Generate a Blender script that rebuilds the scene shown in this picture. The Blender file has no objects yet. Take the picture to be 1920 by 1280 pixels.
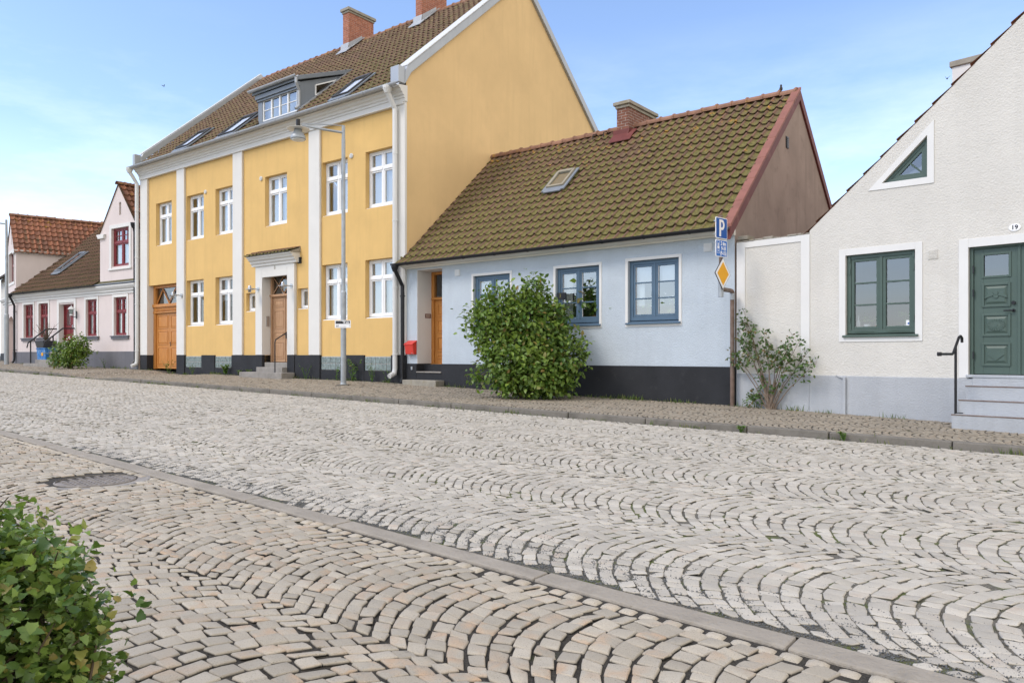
import bpy, bmesh, math, random
import numpy as np
from mathutils import Vector
from mathutils.geometry import delaunay_2d_cdt
random.seed(11); rng = np.random.default_rng(11)
scene = bpy.context.scene
COL = scene.collection
R = math.radians
U = random.uniform

# ------------------------------------------------------------------ survey frames (metres; camera stands at x=y=0, eye 1.3 m)
F, CX, CY, EYE = 1405., 960., 665.5, 1.3
class Frame:
    """a facade line: origin on the ground plan, ex along the facade, ey into the building"""
    def __init__(s, O, vp):
        t = (vp - CX) / F; n = math.hypot(t, 1); s.ex = (-t/n, -1/n); s.ey = (1/n, -t/n); s.O = O
    def ang(s): return math.atan2(s.ex[1], s.ex[0])
    def un(s, px, py, off=0.):
        sx = (px - CX)/F; ox = s.O[0] + s.ey[0]*off; oy = s.O[1] + s.ey[1]*off
        Y = (ox*s.ey[0] + oy*s.ey[1])/(sx*s.ey[0] + s.ey[1]); X = sx*Y
        return (X-ox)*s.ex[0] + (Y-oy)*s.ex[1], EYE + (CY-py)/F*Y
    def slope(s, px, py, z0, k):
        """meets the roof plane z = z0 + k*y"""
        sx = (px - CX)/F; sz = (CY - py)/F
        oe = s.O[0]*s.ey[0] + s.O[1]*s.ey[1]; de = sx*s.ey[0] + s.ey[1]
        Y = (z0 - k*oe - EYE)/(sz - k*de)
        return (sx*Y - s.O[0])*s.ex[0] + (Y - s.O[1])*s.ex[1], Y*de - oe, EYE + sz*Y
    def pt(s, x, y=0): return (s.O[0]+s.ex[0]*x+s.ey[0]*y, s.O[1]+s.ex[1]*x+s.ey[1]*y)
FW = Frame((4.5327, 15.1821), -350)      # white house
FB = Frame((-3.0305, 21.2892), -780)     # blue house
FY = Frame((-15.2001, 30.6839), -860)    # yellow house
FP = Frame((-24.5157, 37.0375), -1100)   # pink house, long front
FQ = Frame((-24.5157, 37.0375), -240)    # pink house, turned end

# street frame: a runs up the street (left), o away from the camera; o = 0 is the kerb
K0 = (6.4, 9.37); UA = (-.7906, .6124); NO = (.6124, .7906)
def street(a, o): return (K0[0] + UA[0]*a + NO[0]*o, K0[1] + UA[1]*a + NO[1]*o)
def to_street(x, y):
    dx, dy = x-K0[0], y-K0[1]
    return dx*UA[0] + dy*UA[1], dx*NO[0] + dy*NO[1]
def strip_o(a): return -7.84 + .05*a
def ground_z(a, o):
    a = np.asarray(a, float); o = np.asarray(o, float)
    zk = .15 + .0171*a
    zs = -.025 + .0171*a
    drop = .085*np.clip(np.minimum((a-24.6)/1.0, (28.9-a)/1.0), 0, 1)
    so = strip_o(a)
    t = np.clip((o - so)/(-so), 0, 1)
    road = zs + (zk - .10 - zs)*t + .05*np.sin(np.pi*t)
    pave = zk - drop + .012*o + .05*np.exp(-((a-15.5)/4.)**2)*np.clip(o/3., 0, 1)
    return np.where(o > .0, pave, np.where(o < so, zs, road))

# ------------------------------------------------------------------ mesh helpers
class MB:
    def __init__(s): s.v = []; s.f = []; s.c = None
    def add(s, vs, fs):
        k = len(s.v); s.v += [tuple(p) for p in vs]; s.f += [tuple(i+k for i in f) for f in fs]; return s
    def box(s, x0, x1, y0, y1, z0, z1):
        return s.add([(x0,y0,z0),(x1,y0,z0),(x1,y1,z0),(x0,y1,z0),(x0,y0,z1),(x1,y0,z1),(x1,y1,z1),(x0,y1,z1)],
                     [(0,3,2,1),(4,5,6,7),(0,1,5,4),(1,2,6,5),(2,3,7,6),(3,0,4,7)])
    def hexa(s, p):  # eight corners, bottom four then top four
        return s.add(p, [(0,3,2,1),(4,5,6,7),(0,1,5,4),(1,2,6,5),(2,3,7,6),(3,0,4,7)])
    def prism(s, poly, y0, y1):      # (x,z) outline pushed along y
        n = len(poly)
        return s.add([(x,y0,z) for x,z in poly] + [(x,y1,z) for x,z in poly],
                     [tuple(range(n)), tuple(range(2*n-1, n-1, -1))] + [(i, n+i, n+(i+1)%n, (i+1)%n) for i in range(n)])
    def prism_x(s, poly, x0, x1):    # (y,z) outline pushed along x
        n = len(poly)
        return s.add([(x0,y,z) for y,z in poly] + [(x1,y,z) for y,z in poly],
                     [tuple(range(n)), tuple(range(2*n-1, n-1, -1))] + [(i, n+i, n+(i+1)%n, (i+1)%n) for i in range(n)])
    def quad(s, *p): return s.add(p, [tuple(range(len(p)))])
    def tube(s, pts, r, n=8):
        pts = [Vector(p) for p in pts]; rs = r if isinstance(r, (list, tuple)) else [r]*len(pts)
        t0 = (pts[1]-pts[0]).normalized()
        u = t0.orthogonal().normalized(); k = len(s.v); m = len(pts)
        for i, p in enumerate(pts):
            t = (pts[min(i+1, m-1)] - pts[max(i-1, 0)]).normalized()
            u = (u - t*u.dot(t)).normalized(); w = t.cross(u)
            sc = 1.
            if 0 < i < m-1:
                c = (pts[i]-pts[i-1]).normalized().dot((pts[i+1]-pts[i]).normalized()); sc = 1/max(.75, math.sqrt(max(.01, (1+c)/2)))
            for j in range(n):
                a = 2*math.pi*j/n; s.v.append(tuple(p + (u*math.cos(a) + w*math.sin(a))*rs[i]*sc))
        for i in range(m-1):
            for j in range(n):
                s.f.append((k+i*n+j, k+i*n+(j+1)%n, k+(i+1)*n+(j+1)%n, k+(i+1)*n+j))
        s.f.append(tuple(k+j for j in range(n-1, -1, -1))); s.f.append(tuple(k+(m-1)*n+j for j in range(n)))
        return s
    def lathe(s, prof, c=(0,0,0), n=16, sx=1, sy=1):
        k = len(s.v)
        for r_, z in prof:
            for j in range(n):
                a = 2*math.pi*j/n; s.v.append((c[0]+r_*sx*math.cos(a), c[1]+r_*sy*math.sin(a), c[2]+z))
        m = len(prof)
        for i in range(m-1):
            for j in range(n):
                s.f.append((k+i*n+j, k+i*n+(j+1)%n, k+(i+1)*n+(j+1)%n, k+(i+1)*n+j))
        s.f.append(tuple(k+j for j in range(n-1,-1,-1))); s.f.append(tuple(k+(m-1)*n+j for j in range(n)))
        return s
    def disc_y(s, x, z, r, y0, y1, n=20, rz=None):
        return s.prism([(x + r*math.cos(2*math.pi*i/n), z + (rz or r)*math.sin(2*math.pi*i/n)) for i in range(n)], y0, y1)
    def wall(s, outline, holes, y, depth):
        """flat wall in the xz plane with holes; each hole gets its reveal going inwards"""
        pts = []; edges = []
        for lp in [outline] + holes:
            k = len(pts); pts += [Vector((a, b)) for a, b in lp]; edges += [(k+i, k+(i+1) % len(lp)) for i in range(len(lp))]
        ov, oe, of, *_ = delaunay_2d_cdt(pts, edges, [], 0, 1e-5)
        def inside(p, poly):
            r = False
            for i in range(len(poly)):
                (x1, y1), (x2, y2) = poly[i], poly[(i+1) % len(poly)]
                if (y1 > p[1]) != (y2 > p[1]) and p[0] < (x2-x1)*(p[1]-y1)/(y2-y1)+x1: r = not r
            return r
        fs = []
        for f in of:
            c = (sum(ov[i][0] for i in f)/len(f), sum(ov[i][1] for i in f)/len(f))
            if inside(c, outline) and not any(inside(c, h) for h in holes): fs.append(f)
        s.add([(p[0], y, p[1]) for p in ov], fs)
        for i, h in enumerate(holes):
            d = depth[i] if isinstance(depth, (list, tuple)) else depth
            n = len(h)
            s.add([(a, y, b) for a, b in h] + [(a, y+d, b) for a, b in h], [(j, (j+1) % n, n+(j+1) % n, n+j) for j in range(n)])
        return s
    def build(s, name, mat, parent=None, smooth=False, bevel=0., cols=None, fix=True):
        me = bpy.data.meshes.new(name); me.from_pydata(s.v, [], s.f)
        if fix:
            bm = bmesh.new(); bm.from_mesh(me); bmesh.ops.recalc_face_normals(bm, faces=bm.faces); bm.to_mesh(me); bm.free()
        n = len(me.loops)
        vi = np.empty(n, np.int32); me.loops.foreach_get('vertex_index', vi)
        co = np.empty(len(me.vertices)*3, np.float32); me.vertices.foreach_get('co', co); co = co.reshape(-1, 3)
        no = np.empty(len(me.polygons)*3, np.float32); me.polygons.foreach_get('normal', no); no = np.abs(no.reshape(-1, 3))
        tot = np.empty(len(me.polygons), np.int32); me.polygons.foreach_get('loop_total', tot)
        ax = np.repeat(no.argmax(1), tot); p = co[vi]
        uv = np.stack([np.where(ax == 0, p[:,1], p[:,0]), np.where(ax == 2, p[:,1], p[:,2])], 1).astype(np.float32)
        me.uv_layers.new(name='metres').data.foreach_set('uv', uv.ravel())
        if cols is not None:
            at = me.color_attributes.new('tint', 'FLOAT_COLOR', 'POINT'); at.data.foreach_set('color', np.asarray(cols, np.float32).ravel())
        return link(name, me, mat, parent, smooth, bevel)
def link(name, me, mat, parent=None, smooth=False, bevel=0.):
    if mat: me.materials.append(mat)
    if smooth: me.polygons.foreach_set('use_smooth', [True]*len(me.polygons))
    o = bpy.data.objects.new(name, me); COL.objects.link(o)
    if parent: o.parent = parent
    if bevel:
        b = o.modifiers.new('edge', 'BEVEL'); b.width = bevel; b.segments = 2; b.limit_method = 'ANGLE'; b.angle_limit = R(40)
    return o
def np_mesh(name, V, Fc, mat, parent=None, cols=None, smooth=False):
    """V (n,3); Fc (m,k) all faces with k corners"""
    me = bpy.data.meshes.new(name); V = np.asarray(V, np.float32); Fc = np.asarray(Fc, np.int32)
    me.vertices.add(len(V)); me.vertices.foreach_set('co', V.ravel())
    k = Fc.shape[1]; me.loops.add(Fc.size); me.loops.foreach_set('vertex_index', Fc.ravel())
    me.polygons.add(len(Fc)); me.polygons.foreach_set('loop_start', np.arange(0, Fc.size, k, dtype=np.int32))
    me.update(calc_edges=True); me.validate()
    if cols is not None:
        at = me.color_attributes.new('tint', 'FLOAT_COLOR', 'POINT'); at.data.foreach_set('color', np.asarray(cols, np.float32).ravel())
    return link(name, me, mat, parent, smooth)
def thing(name, label, cat, loc=(0,0,0), rz=0., group=None):
    o = bpy.data.objects.new(name, None); COL.objects.link(o); o.location = loc; o.rotation_euler = (0,0,rz); o.empty_display_size = .2
    return tag(o, label, cat, group)
def tag(o, label, cat, group=None):
    o['label'] = label; o['category'] = cat
    if group: o['group'] = group
    return o
def struct(o, kind='structure'): o['kind'] = kind; return o
def house(name, fr, label): return thing(name, label, 'house', (fr.O[0], fr.O[1], 0), fr.ang())
def copy_tree(o, parent=None):
    c = o.copy(); COL.objects.link(c)
    if parent: c.parent = parent
    for ch in list(o.children): copy_tree(ch, c)
    return c
def text(body, size, mat, parent, loc, rot, align='CENTER', bold=0., name='lettering', sx=1., ext=.002):
    cu = bpy.data.curves.new(name, 'FONT'); cu.body = body; cu.size = size; cu.extrude = ext; cu.offset = bold
    cu.align_x = align; cu.align_y = 'CENTER'; cu.materials.append(mat)
    tmp = bpy.data.objects.new(name, cu); COL.objects.link(tmp); dg = bpy.context.evaluated_depsgraph_get(); dg.update()
    me = bpy.data.meshes.new_from_object(tmp.evaluated_get(dg)); bpy.data.objects.remove(tmp); bpy.data.curves.remove(cu)
    me.name = name; o = bpy.data.objects.new(name, me); COL.objects.link(o); o.parent = parent; o.location = loc; o.rotation_euler = rot; o.scale = (sx,1,1)
    return o

# ------------------------------------------------------------------ materials
def nodes(name):
    m = bpy.data.materials.new(name); m.use_nodes = True; nt = m.node_tree
    return m, nt, nt.nodes['Principled BSDF']
def N(nt, t, **kw):
    n = nt.nodes.new(t)
    for k, v in kw.items():
        if k.startswith('_'): setattr(n, k[1:], v)
        else: n.inputs[k.replace('_', ' ')].default_value = v
    return n
def mixc(nt, fac, a, b, mode='MIX'):
    n = nt.nodes.new('ShaderNodeMix'); n.data_type = 'RGBA'; n.blend_type = mode
    for i, v in ((0, fac), (6, a), (7, b)):
        if hasattr(v, 'is_output'): nt.links.new(v, n.inputs[i])
        elif i == 0: n.inputs[0].default_value = v
        else: n.inputs[i].default_value = (*v[:3], 1)
    return n.outputs[2]
def ramp(nt, src, a, b):
    n = N(nt, 'ShaderNodeMapRange', From_Min=a, From_Max=b); nt.links.new(src, n.inputs[0]); return n.outputs[0]
def noise(nt, co, scale, detail=4, rough=.55, stretch=None):
    n = N(nt, 'ShaderNodeTexNoise', Scale=scale, Detail=detail, Roughness=rough)
    if stretch:
        mp = N(nt, 'ShaderNodeMapping', Scale=stretch); nt.links.new(co, mp.inputs[0]); co = mp.outputs[0]
    nt.links.new(co, n.inputs['Vector']); return n.outputs[0]
def mat(name, col, rough=.8, var=.07, vs=2.5, bump=0., bs=40., bd=.01, spec=.3, metal=0., dirt=None, dirt_amt=.5, dirt_rng=(.55, .75), dirt_s=3., streak=0., coarse=0.):
    m, nt, p = nodes(name); tc = N(nt, 'ShaderNodeTexCoord'); co = tc.outputs['Object']
    a = [max(0, c*(1-var)) for c in col]; b = [min(1, c*(1+var)) for c in col]
    c = mixc(nt, ramp(nt, noise(nt, co, vs, 5), .3, .7), a, b)
    if streak:
        c = mixc(nt, ramp(nt, noise(nt, co, 3., 5, .6, (1.6, 1.6, .12)), .5, .78), c, [k*(1-streak) for k in col])
    if dirt is not None:
        d = N(nt, 'ShaderNodeMath', _operation='MULTIPLY'); nt.links.new(ramp(nt, noise(nt, co, dirt_s, 7, .62), *dirt_rng), d.inputs[0]); d.inputs[1].default_value = dirt_amt
        c = mixc(nt, d.outputs[0], c, dirt)
    nt.links.new(c, p.inputs['Base Color'])
    p.inputs['Roughness'].default_value = rough; p.inputs['Specular IOR Level'].default_value = spec; p.inputs['Metallic'].default_value = metal
    if bump:
        h = noise(nt, co, bs, 3, .6)
        if coarse:
            ad = N(nt, 'ShaderNodeMath', _operation='ADD'); mu = N(nt, 'ShaderNodeMath', _operation='MULTIPLY'); mu.inputs[1].default_value = coarse
            nt.links.new(noise(nt, co, bs*.25, 2), mu.inputs[0]); nt.links.new(h, ad.inputs[0]); nt.links.new(mu.outputs[0], ad.inputs[1]); h = ad.outputs[0]
        bn = N(nt, 'ShaderNodeBump', Strength=bump, Distance=bd); nt.links.new(h, bn.inputs['Height']); nt.links.new(bn.outputs[0], p.inputs['Normal'])
    return m
def brick_mat(name, c1, c2, mortar, bw=.25, bh=.075):
    m, nt, p = nodes(name); uv = N(nt, 'ShaderNodeUVMap')
    b = N(nt, 'ShaderNodeTexBrick', Scale=1., Mortar_Size=.007, Mortar_Smooth=.3, Bias=-.1, Brick_Width=bw, Row_Height=bh)
    b.inputs['Color1'].default_value = (*c1, 1); b.inputs['Color2'].default_value = (*c2, 1); b.inputs['Mortar'].default_value = (*mortar, 1)
    nt.links.new(uv.outputs[0], b.inputs['Vector'])
    co = N(nt, 'ShaderNodeTexCoord').outputs['Object']
    c = mixc(nt, ramp(nt, noise(nt, co, 9, 6), .45, .75), b.outputs['Color'], [k*.55 for k in c1])
    nt.links.new(c, p.inputs['Base Color']); p.inputs['Roughness'].default_value = .9
    bn = N(nt, 'ShaderNodeBump', Strength=.6, Distance=.01); bn.invert = True
    nt.links.new(b.outputs['Fac'], bn.inputs['Height']); nt.links.new(bn.outputs[0], p.inputs['Normal'])
    return m
def tile_mat(name, clay, clay2, moss, moss_rng=(.35, .6), lichen=None, pan=(.0, .5)):
    """tint: r = height on the tile's roll, g = random per tile, b = distance up the slope (0 eave .. 1 ridge)"""
    m, nt, p = nodes(name); at = N(nt, 'ShaderNodeAttribute'); at.attribute_name = 'tint'
    sp = N(nt, 'ShaderNodeSeparateColor'); nt.links.new(at.outputs['Color'], sp.inputs[0])
    co = N(nt, 'ShaderNodeTexCoord').outputs['Object']
    c = mixc(nt, sp.outputs[1], clay, clay2)
    # moss keeps to the pans of the tiles, patchily
    n1 = noise(nt, co, 2.2, 6, .65)
    a = N(nt, 'ShaderNodeMath', _operation='MULTIPLY_ADD'); nt.links.new(sp.outputs[0], a.inputs[0]); a.inputs[1].default_value = -.55; nt.links.new(n1, a.inputs[2])
    b = N(nt, 'ShaderNodeMath', _operation='MULTIPLY_ADD'); nt.links.new(sp.outputs[1], b.inputs[0]); b.inputs[1].default_value = -.16; nt.links.new(a.outputs[0], b.inputs[2])
    d = N(nt, 'ShaderNodeMath', _operation='MULTIPLY_ADD'); nt.links.new(sp.outputs[2], d.inputs[0]); d.inputs[1].default_value = -.22; nt.links.new(b.outputs[0], d.inputs[2])
    mossc = mixc(nt, ramp(nt, noise(nt, co, 14, 4), .35, .65), [k*.7 for k in moss], [k*1.2 for k in moss])
    c = mixc(nt, ramp(nt, d.outputs[0], *moss_rng), c, mossc)
    if lichen:
        l = N(nt, 'ShaderNodeMath', _operation='MULTIPLY_ADD'); nt.links.new(sp.outputs[2], l.inputs[0]); l.inputs[1].default_value = .16; nt.links.new(noise(nt, co, 5, 6, .7), l.inputs[2])
        c = mixc(nt, ramp(nt, l.outputs[0], .72, .8), c, lichen)
        w = noise(nt, co, 16, 3); c = mixc(nt, ramp(nt, w, .74, .78), c, (.5, .5, .46))
    c = mixc(nt, ramp(nt, noise(nt, co, 30, 3), .5, .8), c, (.05, .045, .04))
    nt.links.new(c, p.inputs['Base Color']); p.inputs['Roughness'].default_value = .85; p.inputs['Specular IOR Level'].default_value = .25
    bn = N(nt, 'ShaderNodeBump', Strength=.4, Distance=.008); nt.links.new(noise(nt, co, 60, 3), bn.inputs['Height']); nt.links.new(bn.outputs[0], p.inputs['Normal'])
    return m
def stone_mat(name, base, warm, dark, speck=.5):
    """tint: r random per stone, g warm share, b height inside the stone (0 at the joint)"""
    m, nt, p = nodes(name); at = N(nt, 'ShaderNodeAttribute'); at.attribute_name = 'tint'
    sp = N(nt, 'ShaderNodeSeparateColor'); nt.links.new(at.outputs['Color'], sp.inputs[0])
    co = N(nt, 'ShaderNodeTexCoord').outputs['Object']
    c = mixc(nt, sp.outputs[0], [k*.8 for k in base], [min(1, k*1.13) for k in base])
    w = N(nt, 'ShaderNodeMath', _operation='MULTIPLY'); nt.links.new(sp.outputs[1], w.inputs[0]); nt.links.new(ramp(nt, noise(nt, co, 9, 4), .45, .68), w.inputs[1])
    c = mixc(nt, w.outputs[0], c, warm)
    c = mixc(nt, ramp(nt, noise(nt, co, 190, 2, .7), .56, .72), c, [k*speck for k in base])
    c = mixc(nt, ramp(nt, noise(nt, co, 240, 2, .7), .62, .74), c, [min(1, k*1.3) for k in base])
    c = mixc(nt, ramp(nt, noise(nt, co, 1.1, 4), .5, .8), c, [k*.82 for k in base])
    c = mixc(nt, ramp(nt, sp.outputs[2], .55, .1), c, dark)
    nt.links.new(c, p.inputs['Base Color']); p.inputs['Roughness'].default_value = .75; p.inputs['Specular IOR Level'].default_value = .35
    bn = N(nt, 'ShaderNodeBump', Strength=.5, Distance=.006); nt.links.new(noise(nt, co, 70, 4, .65), bn.inputs['Height']); nt.links.new(bn.outputs[0], p.inputs['Normal'])
    return m
def bed_mat(name, dark, light, moss, moss_rng=(.52, .62)):
    m, nt, p = nodes(name); co = N(nt, 'ShaderNodeTexCoord').outputs['Object']
    c = mixc(nt, ramp(nt, noise(nt, co, 120, 3, .7), .4, .65), dark, light)
    c = mixc(nt, ramp(nt, noise(nt, co, 2.4, 7, .7), *moss_rng), c, moss)
    nt.links.new(c, p.inputs['Base Color']); p.inputs['Roughness'].default_value = .95
    bn = N(nt, 'ShaderNodeBump', Strength=1., Distance=.01); nt.links.new(noise(nt, co, 150, 3, .7), bn.inputs['Height']); nt.links.new(bn.outputs[0], p.inputs['Normal'])
    return m
def glass_mat(name, tint=(.8, .86, .88), base=.10, gain=.9, rough=.0):
    m = bpy.data.materials.new(name); m.use_nodes = True; nt = m.node_tree; nt.nodes.clear()
    out = N(nt, 'ShaderNodeOutputMaterial'); mx = N(nt, 'ShaderNodeMixShader'); tr = N(nt, 'ShaderNodeBsdfTransparent'); gl = N(nt, 'ShaderNodeBsdfGlossy', Roughness=rough)
    tr.inputs[0].default_value = (*tint, 1); gl.inputs[0].default_value = (.95, .97, 1, 1)
    lw = N(nt, 'ShaderNodeLayerWeight', Blend=.5); fr = N(nt, 'ShaderNodeMath', _operation='POWER'); nt.links.new(lw.outputs['Facing'], fr.inputs[0]); fr.inputs[1].default_value = 5.
    ma = N(nt, 'ShaderNodeMath', _operation='MULTIPLY_ADD'); ma.use_clamp = True
    nt.links.new(fr.outputs[0], ma.inputs[0]); ma.inputs[1].default_value = gain; ma.inputs[2].default_value = base + .06
    co = N(nt, 'ShaderNodeTexCoord').outputs['Object']; bn = N(nt, 'ShaderNodeBump', Strength=.06, Distance=.02)
    nt.links.new(noise(nt, co, 1.6, 1), bn.inputs['Height']); nt.links.new(bn.outputs[0], gl.inputs['Normal'])
    nt.links.new(ma.outputs[0], mx.inputs[0]); nt.links.new(tr.outputs[0], mx.inputs[1]); nt.links.new(gl.outputs[0], mx.inputs[2]); nt.links.new(mx.outputs[0], out.inputs[0])
    return m
def leaf_mat(name, dark, light, odd, rough=.45, trans=.25):
    m = bpy.data.materials.new(name); m.use_nodes = True; nt = m.node_tree; p = nt.nodes['Principled BSDF']; out = nt.nodes['Material Output']
    at = N(nt, 'ShaderNodeAttribute'); at.attribute_name = 'tint'; sp = N(nt, 'ShaderNodeSeparateColor'); nt.links.new(at.outputs['Color'], sp.inputs[0])
    c = mixc(nt, sp.outputs[0], dark, light); c = mixc(nt, sp.outputs[1], c, odd)
    nt.links.new(c, p.inputs['Base Color']); p.inputs['Roughness'].default_value = rough; p.inputs['Specular IOR Level'].default_value = .4
    tl = N(nt, 'ShaderNodeBsdfTranslucent'); c2 = mixc(nt, .4, c, (.25, .4, .03)); nt.links.new(c2, tl.inputs[0])
    mx = N(nt, 'ShaderNodeMixShader', Fac=trans); nt.links.new(p.outputs[0], mx.inputs[1]); nt.links.new(tl.outputs[0], mx.inputs[2]); nt.links.new(mx.outputs[0], out.inputs[0])
    return m
def wood_mat(name, c1, c2, rough=.45):
    m, nt, p = nodes(name); co = N(nt, 'ShaderNodeTexCoord').outputs['Object']
    c = mixc(nt, ramp(nt, noise(nt, co, 8, 6, .6, (6, 6, .35)), .35, .65), c1, c2)
    nt.links.new(c, p.inputs['Base Color']); p.inputs['Roughness'].default_value = rough; p.inputs['Specular IOR Level'].default_value = .35
    return m

M = {}
M['yellow'] = mat('yellow render', (.66, .435, .165), .9, .05, 1.2, .25, 55, .006, streak=.09, coarse=1., dirt=(.53, .35, .14), dirt_amt=.35, dirt_rng=(.52, .72), dirt_s=.9)
M['yellow_gable_lifted'] = mat('yellow gable render', (.71, .50, .25), .9, .06, .7, .22, 45, .006, streak=.06, coarse=1., dirt=(.58, .41, .21), dirt_amt=.35, dirt_rng=(.52, .72), dirt_s=.8)  # colour raised above the facade's to make up for this side's weak light
M['white_paint'] = mat('white masonry paint', (.67, .655, .615), .85, .03, 1.5, .12, 60, .004, streak=.05)
M['black_plinth'] = mat('black plinth paint', (.022, .023, .026), .75, .2, 2., .25, 40, .006, dirt=(.12, .11, .10), dirt_amt=.35, dirt_rng=(.6, .85))
M['grey_plinth'] = mat('grey plinth paint', (.15, .15, .165), .85, .1, 1.5, .2, 40, .006, streak=.15)
M['blue_render'] = mat('pale blue roughcast', (.475, .53, .575), .9, .06, 1.3, .7, 36, .015, streak=.07, coarse=.6, dirt=(.37, .40, .43), dirt_amt=.3, dirt_rng=(.54, .74), dirt_s=1.1)
M['white_render'] = mat('white roughcast', (.61, .585, .53), .9, .05, 1.1, .75, 34, .016, streak=.05, coarse=.6, dirt=(.50, .47, .41), dirt_amt=.3, dirt_rng=(.54, .74), dirt_s=1.)
M['white_smooth'] = mat('smooth white band', (.69, .68, .65), .85, .03, 2, .1, 60, .003, streak=.04)
M['blue_grey_plinth'] = mat('pale blue grey plinth', (.39, .405, .42), .9, .08, 1.5, .6, 36, .014, streak=.1, coarse=.5, dirt=(.3, .3, .3), dirt_amt=.3)
M['pink_render'] = mat('pale pink render', (.65, .57, .54), .9, .04, 1.2, .15, 50, .005, streak=.06)
M['brown_render'] = mat('brown gable render', (.33, .26, .215), .92, .12, 1.2, .35, 30, .01, streak=.2, dirt=(.17, .13, .11), dirt_amt=.5)
M['cream_wood'] = mat('cream painted boards', (.72, .70, .63), .7, .05, 2, 0, dirt=(.35, .3, .22), dirt_amt=.3, dirt_rng=(.62, .85))
M['white_frame'] = mat('white window paint', (.82, .82, .81), .4, .02, 3)
M['blue_frame'] = mat('blue window paint', (.085, .14, .20), .45, .06, 4)
M['green_frame'] = mat('green window paint', (.072, .108, .09), .42, .05, 4)
M['red_frame'] = mat('dark red window paint', (.20, .028, .032), .42, .08, 4)
M['zinc'] = mat('grey zinc sheet', (.40, .415, .43), .5, .08, 2, metal=.25, streak=.12)
M['zinc_blue'] = mat('blue grey painted sheet', (.21, .235, .265), .5, .06, 2, metal=.1, streak=.1)
M['black_sheet'] = mat('dark brown sheet', (.06, .058, .055), .5, .1, 3)
M['coping'] = mat('light grey coping sheet', (.38, .40, .42), .4, .05, 1.5, metal=.3, streak=.08)
M['white_metal'] = mat('white painted metal', (.66, .66, .64), .4, .03, 2, streak=.05)
M['black_metal'] = mat('black painted metal', (.018, .018, .02), .4, .2, 5)
M['galv'] = mat('galvanised steel', (.36, .385, .40), .5, .14, 6, metal=.35, streak=.1)
M['rust'] = mat('rusty brown pipe', (.16, .11, .085), .75, .25, 8, .2, 60, .003, dirt=(.28, .27, .25), dirt_amt=.5, dirt_rng=(.5, .7))
M['red_sheet'] = mat('red painted sheet', (.15, .04, .034), .6, .15, 3, streak=.2, dirt=(.27, .13, .10), dirt_amt=.7)
M['red_pale'] = mat('paler red sheet', (.27, .115, .085), .65, .15, 3, dirt=(.16, .07, .05), dirt_amt=.5)
M['glass_clear'] = glass_mat('clear roof glass', (.95, .96, .97), .05, .5)
M['pine'] = wood_mat('varnished pine', (.42, .16, .032), (.56, .245, .06))
M['old_pine'] = wood_mat('faded pine', (.36, .20, .10), (.48, .30, .18), .65)
M['curtain'] = mat('white curtain', (.42, .43, .44), .9, .03, 3)
M['curtain_grey'] = mat('grey curtain', (.32, .31, .27), .9, .06, 3)
M['dark'] = mat('dark void', (.015, .015, .015), .9)
M['glass'] = glass_mat('window glass', base=.20)
M['glass_dark'] = glass_mat('dim window glass', (.62, .66, .69), .10, .9)
M['glass_sky'] = glass_mat('roof window glass', (.6, .64, .66), .22, 1.)
M['glass_block'] = mat('glass block', (.22, .27, .26), .18, .35, 14, .7, 22, .02, spec=.6)
M['mortar'] = mat('pale mortar', (.45, .42, .38), .9)
M['brick'] = brick_mat('red chimney brick', (.42, .155, .085), (.30, .10, .06), (.38, .30, .25))
M['brick_dark'] = brick_mat('brown chimney brick', (.22, .085, .05), (.15, .06, .04), (.36, .33, .29))
M['stone_cap'] = mat('weathered stone', (.30, .275, .225), .9, .15, 5, .4, 30, .01, dirt=(.20, .15, .04), dirt_amt=.6)
M['granite'] = mat('grey granite step', (.27, .25, .225), .85, .15, 4, .3, 80, .006, dirt=(.12, .12, .09), dirt_amt=.5)
M['tile_blue'] = tile_mat('mossy clay pantile', (.225, .125, .085), (.155, .095, .065), (.168, .146, .045), (-.05, .21), (.45, .24, .04))
M['tile_yellow'] = tile_mat('weathered clay pantile', (.235, .14, .10), (.165, .108, .078), (.15, .132, .052), (-.06, .20), (.36, .26, .14))
M['tile_pink'] = tile_mat('dark mossy clay pantile', (.17, .10, .065), (.12, .075, .05), (.115, .10, .042), (.10, .35), (.3, .2, .06))
M['tile_orange'] = tile_mat('orange clay pantile', (.33, .135, .075), (.19, .09, .058), (.12, .09, .055), (.28, .55), (.42, .25, .04))
M['ridge'] = mat('clay ridge tile', (.26, .14, .092), .85, .25, 3, .3, 40, .008, dirt=(.42, .25, .05), dirt_amt=.7, dirt_rng=(.55, .7), dirt_s=4)
M['red_clay'] = mat('red clay edge', (.40, .13, .06), .8, .15, 4)
M['setts_road'] = stone_mat('pale granite setts', (.455, .42, .355), (.45, .37, .29), (.19, .17, .125), .62)
M['setts_near'] = stone_mat('warm granite setts', (.405, .36, .285), (.46, .32, .205), (.05, .043, .032), .42)
M['setts_pave'] = stone_mat('brown grey small setts', (.30, .258, .195), (.33, .25, .17), (.05, .042, .03), .6)
M['kerbstone'] = mat('granite kerb', (.20, .182, .155), .85, .14, 3, .5, 30, .015, dirt=(.085, .078, .065), dirt_amt=.7, dirt_rng=(.4, .65))
M['kerb_flat'] = mat('pinkish granite slab', (.32, .285, .235), .85, .18, 6, .8, 34, .016, dirt=(.22, .195, .16), dirt_amt=.6, dirt_rng=(.48, .68))
M['bed_road'] = bed_mat('road joint grit', (.09, .08, .06), (.22, .205, .17), (.10, .12, .03), (.5, .6))
M['bed_near'] = bed_mat('dark joint earth', (.02, .017, .012), (.075, .065, .05), (.05, .06, .02), (.6, .7))
M['bed_pave'] = bed_mat('pavement joint earth', (.04, .035, .025), (.11, .095, .075), (.06, .075, .022), (.55, .65))
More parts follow.
